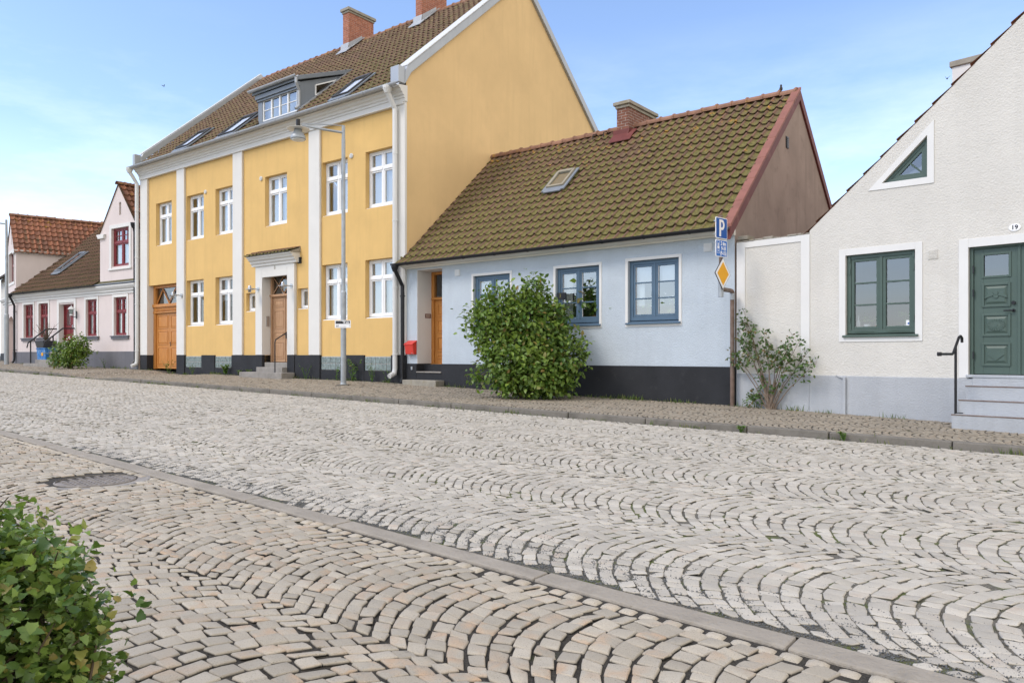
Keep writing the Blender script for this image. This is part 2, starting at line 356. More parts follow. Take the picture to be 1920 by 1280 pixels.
M['earth'] = mat('ground', (.16, .15, .12), .95, .2, .3)
M['grit'] = mat('dark grit', (.13, .135, .135), .9, .4, 90)
M['iron'] = mat('cast iron', (.25, .225, .20), .75, .25, 12, .4, 60, .01, metal=.2)
M['grass'] = leaf_mat('grass blade', (.05, .10, .015), (.13, .18, .03), (.30, .26, .10))
M['bush'] = leaf_mat('bush leaf', (.04, .10, .014), (.245, .34, .058), (.26, .17, .05), .40)
M['rose'] = leaf_mat('rose leaf', (.035, .08, .02), (.11, .18, .045), (.16, .09, .03), .45, .15)
M['hedge'] = leaf_mat('hedge leaf', (.045, .10, .022), (.27, .38, .08), (.36, .28, .08), .34)
M['weed'] = leaf_mat('weed leaf', (.06, .13, .02), (.15, .26, .04), (.22, .20, .06))
M['bark'] = mat('twig bark', (.10, .075, .05), .9, .3, 12)
M['bark_light'] = mat('pale twig bark', (.20, .15, .11), .9, .3, 12)
M['sign_blue'] = mat('blue sign face', (.012, .095, .36), .35, .05, 3)
M['sign_blue2'] = mat('brighter blue sign face', (.015, .15, .52), .35, .05, 3)
M['sign_white'] = mat('white sign face', (.82, .82, .82), .4, .02, 3)
M['sign_amber'] = mat('amber sign face', (.80, .38, .006), .4, .03, 3)
M['sign_black'] = mat('black sign face', (.015, .015, .017), .4, .1, 3)
M['sign_grey'] = mat('grey print', (.45, .45, .46), .5)
M['red_box'] = mat('red painted steel', (.62, .055, .04), .35, .05, 3)
M['blue_bin'] = mat('blue printed plastic', (.02, .16, .44), .5, .1, 6, dirt=(.3, .42, .55), dirt_amt=.7, dirt_rng=(.52, .6), dirt_s=14)
M['pot_grey'] = mat('dark grey plastic', (.05, .052, .056), .5, .1, 4)
M['terracotta'] = mat('terracotta', (.45, .19, .09), .8, .1, 6)
M['bird'] = mat('dark feathers', (.05, .045, .04), .8)
M['flower'] = mat('white petals', (.8, .78, .78), .7)
M['skin_red'] = mat('red berries', (.45, .05, .03), .5)
M['steel'] = mat('brushed steel', (.45, .46, .47), .3, .05, 5, metal=.8)
M['lamp_glass'] = mat('frosted lamp glass', (.75, .74, .70), .3, .05, 4)

# ------------------------------------------------------------------ ground, road, pavement
def ground_sheet(name, a0, a1, na, o_list, mt, dz=0.):
    aa = np.linspace(a0, a1, na); V = []; n = len(o_list)
    for a in aa:
        for o in o_list:
            oo = o(a) if callable(o) else o
            x, y = street(a, oo); V.append((x, y, float(ground_z(a, oo)) + dz))
    Fc = [(i*n+j, i*n+j+1, (i+1)*n+j+1, (i+1)*n+j) for i in range(na-1) for j in range(n-1)]
    return np_mesh(name, V, Fc, mt)
g = MB(); g.quad((-1500,-1500,-.35),(1500,-1500,-.35),(1500,1500,-.35),(-1500,1500,-.35))
struct(g.build('ground', M['earth']))
A0, A1 = -14., 52.
def arcs(o0, o1, chord, rise, phase):
    """convex segmental bands: offset of a course along a, for each o"""
    def f(o):
        t = ((o - o0 - phase) / chord) % 1.0
        return rise*(1 - (2*t - 1)**2)
    return f
def setts(name, mt, bed, o_lo, o_hi, a_lo, a_hi, row, width, chord, rise, phase, gap, fine, keep=None, jit=.006, warm=.5, sink=.008, shear=.40):
    """setts laid in segmental arcs; every stone a small domed block. returns arrays"""
    VV = []; CC = []; FF = []; base = 0
    nb = int(math.ceil((o_hi - o_lo + 1e-6)/chord)) + 1
    if fine: t = np.array([0, .025, .055, .10, .5, .90, .945, .975, 1.]); f = np.array([0, .62, .93, .985, 1., .985, .93, .62, 0])
    else: t = np.array([0, .10, .90, 1.]); f = np.array([0, .97, .97, 0])
    k = len(t); uu, ww = np.meshgrid(t, t, indexing='ij'); ff = np.outer(f, f)
    # rounded plan
    du, dw = uu - .5, ww - .5
    rr = 1 - .075*(np.abs(2*du)**6)*(np.abs(2*dw)**6)
    uu = .5 + du*rr; ww = .5 + dw*rr
    quads = np.array([(i*k+j, (i+1)*k+j, (i+1)*k+j+1, i*k+j+1) for i in range(k-1) for j in range(k-1)])
    fun = lambda o, b: rise*(1 - (2*np.clip((o - b)/chord, 0, 1) - 1)**2)
    out = []
    for ib in range(-1, nb):
        b = o_lo + phase - chord + ib*chord + chord*0
        if b + chord < o_lo or b > o_hi: continue
        s_tab = np.linspace(0, 1, 200); arc = np.concatenate([[0], np.cumsum(np.hypot(np.diff(s_tab*chord), np.diff(rise*(1-(2*s_tab-1)**2))))])
        nrow = int((a_hi - a_lo + rise)/row) + 2
        for r_ in range(nrow):
            v = a_lo - rise + r_*row
            n = max(3, int(round(arc[-1]/width))); 
            cuts = (np.arange(n+1) + np.concatenate([[0], rng.uniform(-.18, .18, n-1), [0]]))/n
            if r_ % 2:
                n += 1; cuts = (np.arange(n+1) + np.concatenate([[0], rng.uniform(-.18, .18, n-1), [0]]))/n
            oc = b + np.interp(cuts*arc[-1], arc, s_tab)*chord
            out.append(np.stack([np.full(len(oc)-1, b), oc[:-1], oc[1:], np.full(len(oc)-1, v)], 1))
    S = np.concatenate(out)
    mid_o = (S[:,1]+S[:,2])/2; mid_a = S[:,3] + row/2 + fun(mid_o, S[:,0])
    ok = (mid_o > o_lo) & (mid_o < o_hi) & (mid_a > a_lo) & (mid_a < a_hi) & (S[:,2]-S[:,1] > .055)
    if keep is not None: ok &= keep(mid_a, mid_o)
    S = S[ok]; n = len(S); mid_o = mid_o[ok]
    g2 = gap/2*rng.uniform(.5, 1.6, (n,1,1))
    o_in = S[:,1,None,None] + gap*.30; o_out = S[:,2,None,None] - gap*.30
    o_in = np.maximum(o_in, o_lo); o_out = np.minimum(o_out, o_hi)
    O = o_in + (o_out - o_in)*uu[None]
    h = row - 2*g2
    slope = rise*-4*(2*(O - S[:,0,None,None])/chord - 1)/chord
    O2 = O - shear*slope*(ww[None]-.5)*h
    O2 = np.clip(O2, np.maximum(S[:,0], o_lo)[:,None,None] + .004, np.minimum(S[:,0] + chord, o_hi)[:,None,None] - .004)
    A = S[:,3,None,None] + g2 + ww[None]*h + fun(O2, S[:,0,None,None])
    # corner jitter, bilinear
    for arr in (A, O2):
        j = rng.normal(0, jit, (n,4))
        arr += j[:,0,None,None]*(1-uu)*(1-ww) + j[:,1,None,None]*uu*(1-ww) + j[:,2,None,None]*uu*ww + j[:,3,None,None]*(1-uu)*ww
    X = K0[0] + UA[0]*A + NO[0]*O2; Y = K0[1] + UA[1]*A + NO[1]*O2
    Z = ground_z(A, np.clip(O2, o_lo+.001, o_hi-.001)) + rng.normal(0, .0018, (n,1,1)) + rng.normal(0, .004, (n,1,1))*(uu-.5) + rng.normal(0, .007, (n,1,1))*(ww-.5)
    Z = Z - sink*3.2*(1 - ff[None]) + (rng.normal(0, .0012, Z.shape) if fine else 0)
    V = np.stack([X, Y, Z], -1).reshape(-1, 3)
    r1 = np.repeat(rng.uniform(0, 1, n), k*k); r2 = np.repeat((rng.uniform(0, 1, n) < warm)*rng.uniform(.2, 1, n), k*k)
    cols = np.stack([r1, r2, np.tile(ff.ravel(), n), np.ones(n*k*k)], 1)
    Q = (quads[None] + (np.arange(n)*k*k)[:,None,None]).reshape(-1, 4)
    return V, Q, cols
def merge(parts):
    V = []; Q = []; Cc = []; b = 0
    for v, q, c in parts:
        V.append(v); Q.append(q + b); Cc.append(c); b += len(v)
    return np.concatenate(V), np.concatenate(Q), np.concatenate(Cc)
# the carriageway: bed and setts are one road
def so(a): return strip_o(a)
bed = ground_sheet('road_bed', A0, A1, 67, [lambda a: so(a)+.09, -6.2, -5., -3.8, -2.6, -1.4, -.6, 0-.0005], M['bed_road'], -.0075); struct(bed)
road_keep_near = lambda a, o: (o > so(a) + .12) & (a < 12)
road_keep_far = lambda a, o: (o > so(a) + .12) & (a >= 12)
kw = dict(row=.113, width=.102, chord=1.47, rise=.37, phase=.17, gap=.0085, sink=.0026, warm=.25)
v = merge([setts('r', None, None, -7.35-.5, -.03, -9, 12.2, fine=True, keep=road_keep_near, jit=.005, **kw),
           setts('r', None, None, -7.35-.5, -.03, 11.5, A1, fine=False, keep=road_keep_far, jit=.005, **kw)])
struct(np_mesh('road', v[0], v[1], M['setts_road'], cols=v[2], smooth=True))
# the near parking strip of larger setts
MH = (6.95, -8.06, .36)
bed = ground_sheet('parking_bed', -8, 30, 39, [-13.9, -12, -10, -9, lambda a: so(a)-.09], M['bed_near'], -.0115); struct(bed)
near_keep = lambda a, o: (o < so(a) - .20) & (np.hypot(a-MH[0], o-MH[1]) > MH[2] + .085)
kw = dict(row=.118, width=.108, chord=1.45, rise=.37, phase=.0, gap=.0105, sink=.0040, warm=.5, shear=.28)
v1 = setts('p', None, None, -13.35, -7.2+.36, -5, 14, fine=True, keep=near_keep, jit=.0055, **kw)
v2 = setts('p', None, None, -13.35, -7.2+.36, 14.0, 30, fine=False, keep=near_keep, jit=.0055, **kw)
# one course of small pale setts along the slab strip
def course(a0, a1, oo, w, d, jit=.005):
    n = int((a1-a0)/w); t = np.array([0, .1, .3, .7, .9, 1.]); f = np.array([0, .8, 1, 1, .8, 0]); k = 6
    uu, ww = np.meshgrid(t, t, indexing='ij'); ff = np.outer(f, f)
    quads = np.array([(i*k+j, (i+1)*k+j, (i+1)*k+j+1, i*k+j+1) for i in range(k-1) for j in range(k-1)])
    A = a0 + (np.arange(n)[:,None,None] + .06 + .88*uu)*w + rng.normal(0, jit, (n,1,1)); O = strip_o(A) + oo + (ww-.5)*d*.9 + rng.normal(0, jit, (n,1,1))
    Z = ground_z(A, O*0 - 9.) - .035*(1-ff) + rng.normal(0, .003, (n,1,1)) + .002
    V = np.stack([K0[0]+UA[0]*A+NO[0]*O, K0[1]+UA[1]*A+NO[1]*O, Z], -1).reshape(-1, 3)
    cols = np.stack([np.repeat(rng.uniform(.6, 1.3, n), 36), np.repeat(rng.uniform(0, .5, n), 36), np.tile(ff.ravel(), n), np.ones(n*36)], 1)
    return V, (quads[None] + (np.arange(n)*36)[:,None,None]).reshape(-1, 4), cols
v3 = course(-5, 30, -.150, .118, .10)
v = merge([v1, v2, v3]); struct(np_mesh('parking_strip', v[0], v[1], M['setts_near'], cols=v[2], smooth=True))
# flush granite slabs dividing the two
mb = MB(); a = -6.
while a < 32:
    L = U(1.0, 1.9); x = []
    j = [U(-.012, .012) for _ in range(4)]; dz = U(-.004, .006)
    z = lambda aa: float(ground_z(aa, -9.)) + .004 + dz
    a1 = a + L - .012
    c = [(a, strip_o(a)-.085+j[0]), (a1, strip_o(a1)-.085+j[1]), (a1, strip_o(a1)+.085+j[2]), (a, strip_o(a)+.085+j[3])]
    bt = [(*street(*p), z(p[0])-.15) for p in c]; tp = [(*street(*p), z(p[0])) for p in c]
    mb.hexa(bt + tp); a += L
struct(mb.build('gutter_strip', M['kerb_flat'], bevel=.012))
# kerb stones
mb = MB(); a = A0
while a < A1:
    L = U(1.05, 1.75); a1 = a + L - .012; j = U(-.012, .012)
    def top(aa): return float(ground_z(aa, .05)) + .004
    c = [(a, -.005+j), (a1, -.005+j), (a1, .125), (a, .125)]
    bt = [(*street(*p), top(p[0])-.3) for p in c]; tp = [(*street(*p), top(p[0]) + U(-.003, .003)) for p in c]
    mb.hexa(bt + tp); a += L
struct(mb.build('kerb', M['kerbstone'], bevel=.018))
# pavement
def facade_o(a):
    """first house wall met going away from the kerb"""
    a = np.asarray(a, float); best = np.full(a.shape, 6.)
    for fr, x0, x1 in ((FW, 0, 12), (FB, 0, 9.7), (FY, 0, 15.45), (FP, 0, 11.15), (FQ, -5, 0)):
        p, q = to_street(*fr.pt(x0)), to_street(*fr.pt(x1))
        lo, hi = sorted((p[0], q[0])); t = (a - p[0])/(q[0]-p[0]); oo = p[1] + t*(q[1]-p[1])
        best = np.where((a >= lo-.02) & (a <= hi+.02), np.minimum(best, oo), best)
    return best
bed = ground_sheet('pavement_bed', A0, A1, 100, [.1, .6, 1.2, 1.8, 2.4, 3.0, 3.6, 4.6], M['bed_pave'], -.0085); struct(bed)
kw = dict(row=.098, width=.09, chord=.98, rise=.2, phase=.0, gap=.008, sink=.003, warm=.4)
pk = lambda a, o: (o < facade_o(a) - .02)
v = merge([setts('pv', None, None, .135, 4.2, -6, 13, fine=False, keep=pk, jit=.005, **kw), setts('pv', None, None, .135, 4.2, 13.0, 46, fine=False, keep=pk, jit=.005, **kw)])
struct(np_mesh('pavement', v[0], v[1], M['setts_pave'], cols=v[2], smooth=True))
# loose grit drifted against the slab strip
n = 45000
ga = rng.uniform(-4, 9.5, n); go = strip_o(ga) + .1 + np.abs(rng.normal(0, .30, n))*np.clip(1.25 - np.abs(ga-1.5)/9., .3, 1)
sz = rng.uniform(.002, .006, n); gz = ground_z(ga, go) - .001 - rng.uniform(0, .006, n)
octv = np.array([(1,0,0),(-1,0,0),(0,1,0),(0,-1,0),(0,0,1),(0,0,-1)], float); octf = np.array([(0,2,4),(2,1,4),(1,3,4),(3,0,4),(2,0,5),(1,2,5),(3,1,5),(0,3,5)])
gx = K0[0]+UA[0]*ga+NO[0]*go; gy = K0[1]+UA[1]*ga+NO[1]*go
V = np.stack([gx, gy, gz], 1)[:,None] + octv[None]*sz[:,None,None]*rng.uniform(.5, 1.3, (n,6,1))
struct(np_mesh('gravel', V.reshape(-1,3), (octf[None] + (np.arange(n)*6)[:,None,None]).reshape(-1,3), M['grit']), 'stuff')
# manhole cover
mx, my = street(MH[0], MH[1]); mz = float(ground_z(MH[0], -9.)) - .0085
t = thing('manhole_cover', 'round cast iron manhole cover sunk among the near setts', 'manhole cover', (mx, my, mz))
b = MB(); r_ = MH[2]; b.lathe([(r_*.98, -.05), (r_*.98, .004), (r_*.94, .010), (r_*.94, -.05)], n=40); b.build('frame', M['iron'], t)
b = MB(); b.lathe([(r_*.93, -.04), (r_*.93, .0), (r_*.86, .0)], n=40)
for i in range(-5, 6):
    for j in range(-5, 6):
        if math.hypot(i, j) < 5.2 and (i+j) % 2 == 0: b.box(i*.056-.021, i*.056+.021, j*.056-.021, j*.056+.021, 0, .006)
b.build('lid', M['iron'], t)
b = MB(); b.lathe([(r_+.13, -.02), (r_+.12, .001), (r_*.98, -.006), (r_*.98, -.03)], n=40); b.build('concrete_ring', M['granite'], t)

# ------------------------------------------------------------------ roofs
PU = np.array([0, .12, .3, .48, .62, .72, .80, .88, .95, 1.0])
PH = np.array([.016, .004, -.004, -.002, .008, .026, .044, .046, .032, .014])
def tiles(name, mt, parent, O, ux, us, L, S, tw=.235, tl=.345, lift=.042, keep=None, hs=1., parity=0):
    """pantiles: O lower corner (local), ux along the eave, us up the slope, both unit; L along, S up"""
    O = np.array(O, float); ux = np.array(ux, float); us = np.array(us, float); nn = np.cross(ux, us)
    if nn[2] < 0: nn = -nn
    nc = int(round(L/tw)); nr = int(math.ceil(S/tl)); tw = L/nc; tl = S/nr
    ci, ri = np.meshgrid(np.arange(nc), np.arange(nr), indexing='ij'); ci = ci.ravel(); ri = ri.ravel()
    if keep is not None:
        ok = np.array([keep((c+.5)*tw, (r_+.5)*tl) for c, r_ in zip(ci, ri)]); ci, ri = ci[ok], ri[ok]
    n = len(ci); k = len(PU)
    jit = rng.normal(0, .006, (n,1)); jl = rng.normal(0, .004, (n,1)); rot = rng.normal(0, .006, (n,1))
    u = (ci[:,None] + PU[None]*1.0)*tw
    low = ri[:,None]*tl + jit + rot*(PU[None]-.5) - .016*np.sin(np.pi*np.clip(PU/.7, 0, 1))[None]
    up = (ri[:,None]+1)*tl + .05
    ph = PH[None]*hs
    rows = [(np.broadcast_to(up, (n,k)), ph*.9 - .003), (low + .16*tl, ph + lift*.85 + jl), (np.broadcast_to(low, (n,k)), ph + lift + jl), (np.broadcast_to(low + .004, (n,k)), ph + lift - .022 + jl)]
    P = np.stack([O + u[...,None]*ux + s_[...,None]*us + h[...,None]*nn for s_, h in rows], 1)   # n,4,k,3
    V = P.reshape(-1, 3)
    q = np.array([(r_*k+j, r_*k+j+1, (r_+1)*k+j+1, (r_+1)*k+j) for r_ in range(3) for j in range(k-1)])[:, ::-1]
    Q = (q[None] + (np.arange(n)*4*k)[:,None,None]).reshape(-1, 4)
    roll = np.clip((PH - .0)/.046, 0, 1)
    cr = np.tile(roll, n*4); cg = np.repeat(rng.uniform(0, 1, n)**1.4, 4*k); cb = np.repeat((ri+.5)/nr, 4*k)
    return np_mesh(name, V, Q, mt, parent, np.stack([cr, cg, cb, np.ones(n*4*k)], 1), smooth=False)
def ridge(parent, p0, p1, r=.12, step=.4, mt=None):
    p0, p1 = Vector(p0), Vector(p1); d = p1-p0; n = max(1, int(round(d.length/step))); t = d.normalized(); w = Vector((0,0,1)); u = t.cross(w).normalized()
    mb = MB()
    for i in range(n):
        a, b = p0 + d*(i/n), p0 + d*((i+1)/n); prof = ((0, r*1.0), (.86, r*.98), (.9, r*1.22), (1.0, r*1.22), (1.04, r*1.0))
        k = len(mb.v); m = 9
        jz = U(-.012, .012)
        for f, rr in prof:
            c = a + (b-a)*f
            for j in range(m):
                an = math.pi*(j/(m-1)*1.16 - .08); mb.v.append(tuple(c + u*math.cos(an)*rr + w*(math.sin(an)*rr*.85 + jz)))
        for s_ in range(len(prof)-1):
            for j in range(m-1): mb.f.append((k+s_*m+j, k+s_*m+j+1, k+(s_+1)*m+j+1, k+(s_+1)*m+j))
    return mb.build('ridge_tiles', mt or M['ridge'], parent, fix=False)
def gutter(mb, x0, x1, y, z, r=.075):
    n = 8; outer = [(y - r*math.cos(math.pi*i/n), z - r*math.sin(math.pi*i/n)) for i in range(n+1)]
    inner = [(y - (r-.008)*math.cos(math.pi*i/n), z - (r-.008)*math.sin(math.pi*i/n)) for i in range(n, -1, -1)]
    mb.prism_x(outer + inner, x0, x1)
    x = x0 + .6
    while x < x1 - .3:   # joints and brackets
        mb.prism_x([(y - (r+.008)*math.cos(math.pi*i/n), z - (r+.008)*math.sin(math.pi*i/n)) for i in range(n+1)] + [(y + r-.002, z+.012), (y - r+.002, z+.012)], x, x+.03); x += 1.05
def plane_box(mb, q, n, t):
    """slab: quad q pushed along n by t"""
    q = [Vector(p) for p in q]; n = Vector(n)*t; mb.hexa([tuple(p) for p in q] + [tuple(p+n) for p in q])

# ------------------------------------------------------------------ windows
def frame_box(mb, x0, x1, z0, z1, y0, y1, w, wb=None):
    wb = wb or w
    mb.box(x0, x0+w, y0, y1, z0, z1); mb.box(x1-w, x1, y0, y1, z0, z1)
    mb.box(x0+w, x1-w, y0+.001, y1, z1-w, z1); mb.box(x0+w, x1-w, y0+.001, y1, z0, z0+wb)
def window(parent, x0, x1, z0, z1, y, mt, cols=2, transom=None, rows=None, top_grid=None, fw=.05, sw=.045, bar=.028, glass=None, curtain=None, sill=None, sill_mat=None, sill_out=.09, name='window', cmat=None):
    """frame with one sash per light. y = outer face of the frame"""
    g = .004; x0 += g; x1 -= g; z1 -= g
    mb = MB(); zb = z0 + g + (0 if sill is None else sill)
    frame_box(mb, x0, x1, zb, z1, y, y+.09, fw)
    ix0, ix1, iz0, iz1 = x0+fw, x1-fw, zb+fw, z1-fw
    mw = .055; xs = [ix0 + (ix1-ix0)*i/cols for i in range(cols+1)]
    for x in xs[1:-1]: mb.box(x-mw/2, x+mw/2, y+.002, y+.088, iz0, iz1)
    zs = [iz0, iz1]
    if transom:
        zt = iz1 - (iz1-iz0)*transom; zs = [iz0, zt, iz1]
        for i in range(cols):
            mb.box(xs[i]+(mw/2 if i else 0), xs[i+1]-(mw/2 if i < cols-1 else 0), y-.012, y+.087, zt-.04, zt+.04)
    win = None
    for i in range(cols):
        a, b = xs[i] + (mw/2 if i else 0), xs[i+1] - (mw/2 if i < cols-1 else 0)
        for k in range(len(zs)-1):
            c, d = zs[k] + (.04 if k else 0), zs[k+1] - (.04 if k < len(zs)-2 else 0)
            frame_box(mb, a+.002, b-.002, c+.002, d-.002, y+.014, y+.075, sw)
            gx0, gx1, gz0, gz1 = a+sw, b-sw, c+sw, d-sw
            if rows and (k == 0):
                for r_ in range(1, rows): z = gz0 + (gz1-gz0)*r_/rows; mb.box(gx0, gx1, y+.022, y+.062, z-bar/2, z+bar/2)
            if top_grid and k == len(zs)-2:
                nx, nz = top_grid
                for r_ in range(1, nz): z = gz0 + (gz1-gz0)*r_/nz; mb.box(gx0, gx1, y+.022, y+.062, z-bar/2, z+bar/2)
                for r_ in range(1, nx): x = gx0 + (gx1-gx0)*r_/nx; mb.box(x-bar/2, x+bar/2, y+.024, y+.060, gz0, gz1)
    win = mb.build(name, mt, parent, bevel=.004)
    MB().quad((x0+fw, y+.048, iz0), (x1-fw, y+.048, iz0), (x1-fw, y+.048, iz1), (x0+fw, y+.048, iz1)).build('pane', glass or M['glass'], win)
    if sill is not None:
        sb = MB(); sb.hexa([(x0-.05, y-sill_out-.03, z0-.012), (x1+.05, y-sill_out-.03, z0-.012), (x1+.05, y+.05, z0-.012), (x0-.05, y+.05, z0-.012),
                            (x0-.05, y-sill_out-.03, z0+.018), (x1+.05, y-sill_out-.03, z0+.018), (x1+.05, y+.05, z0+sill), (x0-.05, y+.05, z0+sill)])
        sb.build('sill', sill_mat or mt, win, bevel=.003)
    if curtain:
        for (cx0, cx1, cz0, cz1, amp) in curtain:
            cb = MB(); X0, X1 = ix0 + (ix1-ix0)*cx0, ix0 + (ix1-ix0)*cx1; Z0, Z1 = zb + (z1-zb)*cz0, zb + (z1-zb)*cz1
            m = max(6, int((X1-X0)/.02)); ph = U(0, 6)
            vs = []
            for i in range(m+1):
                x = X0 + (X1-X0)*i/m; yy = y + .115 + amp*(math.sin(x*55+ph) + .5*math.sin(x*23+ph*2))
                vs += [(x, yy, Z0), (x, yy*.4 + (y+.11)*.6, Z1)]
            cb.add(vs, [(2*i, 2*i+2, 2*i+3, 2*i+1) for i in range(m)]); cb.build('curtain', cmat or M['curtain'], win, smooth=True)
    return win
def rect(x0, x1, z0, z1): return [(x0, z0), (x1, z0), (x1, z1), (x0, z1)]
def panel(mb, x0, x1, z0, z1, y, d=.012, w=.035):
    """raised door panel: moulding frame and a fielded centre"""
    frame_box(mb, x0, x1, z0, z1, y-d, y+.01, w)
    a = w + .05
    if x1-x0 > 2*a+.02 and z1-z0 > 2*a+.02:
        b = w+.015
        vs = [(x0+b,y,z0+b),(x1-b,y,z0+b),(x1-b,y,z1-b),(x0+b,y,z1-b),(x0+a,y-d*.8,z0+a),(x1-a,y-d*.8,z0+a),(x1-a,y-d*.8,z1-a),(x0+a,y-d*.8,z1-a)]
        mb.add(vs, [(4,5,6,7),(0,1,5,4),(1,2,6,5),(2,3,7,6),(3,0,4,7)])
def trim_band(mb, x0, x1, z0, z1, w, y0, y1, bottom=True, wb=None):
    wb = wb or w
    mb.box(x0, x0+w, y0, y1, z0, z1); mb.box(x1-w, x1, y0, y1, z0, z1); mb.box(x0+w, x1-w, y0, y1, z1-w, z1)
    if bottom: mb.box(x0+w, x1-w, y0, y1, z0, z0+wb)
def handle(parent, x, y, z, side=-1, mt=None):
    b = MB(); b.box(x-.02, x+.02, y-.012, y, z-.09, z+.09); b.tube([(x, y-.01, z+.03), (x, y-.05, z+.03), (x+side*.11, y-.055, z+.03)], .009, 8)
    return b.build('handle', mt or M['black_metal'], parent)
def round_vent(parent, x, z, r=.075, y=0.):
    b = MB(); b.disc_y(x, z, r, y-.03, y, 20); b.disc_y(x, z, r*.8, y-.042, y-.03, 20)
    for i in range(-2, 3): b.box(x-r*.55, x+r*.55, y-.048, y-.042, z+i*.022-.004, z+i*.022+.004)
    return b.build('vent', M['white_metal'], parent)
def skylight(parent, quad, n, fm, gm, name='skylight', th=.06, blind_or_sky_glare=False):
    """quad bl, br, tr, tl on the roof plane"""
    q = [Vector(p) for p in quad]; n = Vector(n).normalized()
    ux = (q[1]-q[0]).normalized(); us = (q[3]-q[0]).normalized(); w = (q[1]-q[0]).length; h = (q[3]-q[0]).length
    P = lambda a, b, c: tuple(q[0] + ux*a + us*b + n*c)
    def bx(mb, a0, a1, b0, b1, c0, c1): mb.hexa([P(a0,b0,c0),P(a1,b0,c0),P(a1,b1,c0),P(a0,b1,c0),P(a0,b0,c1),P(a1,b0,c1),P(a1,b1,c1),P(a0,b1,c1)])
    mb = MB(); f = .065
    bx(mb, 0, f, 0, h, .0, th+.05); bx(mb, w-f, w, 0, h, .0, th+.05); bx(mb, f, w-f, 0, f, 0, th+.045); bx(mb, f, w-f, h-f*1.6, h, 0, th+.06)
    o = mb.build(name, fm, parent, bevel=.006)
    mb = MB(); mb.quad(P(f,f,th+.02), P(w-f,f,th+.02), P(w-f,h-f,th+.02), P(f,h-f,th+.02)); mb.build('pane', gm, o)
    if blind_or_sky_glare: mb = MB(); mb.quad(P(f,f,th-.02), P(w-f,f,th-.02), P(w-f,h-f,th-.02), P(f,h-f,th-.02)); mb.build('blind_or_sky_glare', M[blind_or_sky_glare], o)
    mb = MB(); bx(mb, -.09, 0, -.16, h+.06, .03, .062); bx(mb, w, w+.09, -.16, h+.06, .03, .062); bx(mb, 0, w, -.22, 0, .028, .06); mb.build('flashing', M['zinc_blue'], o)
    return o
def chimney(parent, x0, x1, y0, y1, z0, z1, mt, capmat, cap=.09, over=.07, band=False):
    mb = MB(); mb.box(x0, x1, y0, y1, z0, z1); o = mb.build('chimney', mt, parent, bevel=.008)
    mb = MB(); mb.box(x0-over, x1+over, y0-over, y1+over, z1+.001, z1+cap)
    if band: mb.box(x0-over*.4, x1+over*.4, y0-over*.4, y1+over*.4, z1-.08, z1)
    mb.box(x0+.12, x1-.12, y0+.12, y1-.12, z1+cap, z1+cap+.05)
    mb.build('cap', capmat, o, bevel=.015)
    return o

# ================================================================== YELLOW HOUSE
HY = house('yellow_house', FY, 'tall yellow rendered house with white pilasters and black plinth')
YL, YD = 15.42, 11.0
zr_y = lambda y: 9.16 + .897*y
wins_up = [(1.24, 2.46), (3.57, 4.77), (5.56, 6.76), (8.62, 9.84), (11.67, 12.88), (13.69, 14.89)]
wins_lo = [(3.57, 4.77), (5.56, 6.76), (11.65, 12.87), (13.68, 14.88)]
bas = [(3.53, 4.70), (5.58, 6.72), (11.64, 12.80), (13.68, 14.86)]
holes = [rect(a, b, 5.64, 7.33) for a, b in wins_up] + [rect(a, b, 2.385, 4.12) for a, b in wins_lo] + [rect(7.51, 8.05, 2.80, 3.445), rect(10.43, 10.95, 2.78, 3.45)]
dep = [.15]*10 + [.13]*2
holes += [rect(.67, 2.96, .3, 4.09), rect(8.60, 9.99, .3, 4.08)]; dep += [.26, .3]
wall = MB(); wall.wall([(0.1, 0), (15.4, 0), (15.4, 8.95), (.1, 8.95)], holes, 0., dep)
wall.quad((.1,0,0),(.1,YD,0),(.1,YD,9.1),(.1,5.5,14.),(.1,0,9.1)); wall.quad((.1,YD,0),(15.4,YD,0),(15.4,YD,9.1),(.1,YD,9.1))
wall.build('wall', M['yellow'], HY)
gb = MB(); gb.quad((15.405,0,0),(15.405,YD,0),(15.405,YD,9.25),(15.405,5.5,9.25+.88*5.5),(15.405,0,9.25)); gb.build('gable_wall', M['yellow_gable_lifted'], HY)
# black plinth, stepped back at the cellar lights
for q in ((.1,.67,-.085,.02,0,1.3), (2.96,3.53,-.085,.02,0,1.3), (4.70,5.58,-.06,.02,0,1.3), (6.72,8.22,-.085,.02,0,1.3), (10.37,11.64,-.085,.02,0,1.3), (12.80,13.68,-.06,.02,0,1.3), (14.86,15.398,-.085,.02,0,1.3),
          (8.22,8.60,-.11,.29,0,1.305), (9.99,10.37,-.11,.29,0,1.305), (15.4,15.445,-.085,3,0,1.3), (.66,.674,-.08,.24,0,1.30)) + tuple((a, b, -.05, .02, 0, .84) for a, b in bas):
    MB().box(*q).build('plinth', M['black_plinth'], HY, bevel=.012)
for a, b in bas:
    mb = MB(); mb.box(a+.002, b-.002, -.004, .0, .842, 1.262); m_ = 5; w = (b-a)/m_
    o = mb.build('cellar_window', M['mortar'], HY)
    gbm = MB()
    for i in range(m_):
        for j in range(2):
            gx, gz = a + i*w + .012, .85 + j*.205; gbm.box(gx, gx+w-.024, -.022, -.005, gz, gz+.185)
            for k in range(3): gbm.box(gx+.03+k*.055, gx+.05+k*.055, -.029, -.022, gz+.02, gz+.165)
    gbm.build('glass_block', M['glass_block'], o, bevel=.012)
for a, b in ((.1, .67), (2.96, 3.51), (6.79, 7.36), (11.08, 11.63), (14.93, 15.44)):
    mb = MB(); mb.box(a, b, -.08, .0, 1.302, 8.48)
    mb.build('pilaster', M['white_paint'], HY, bevel=.01)
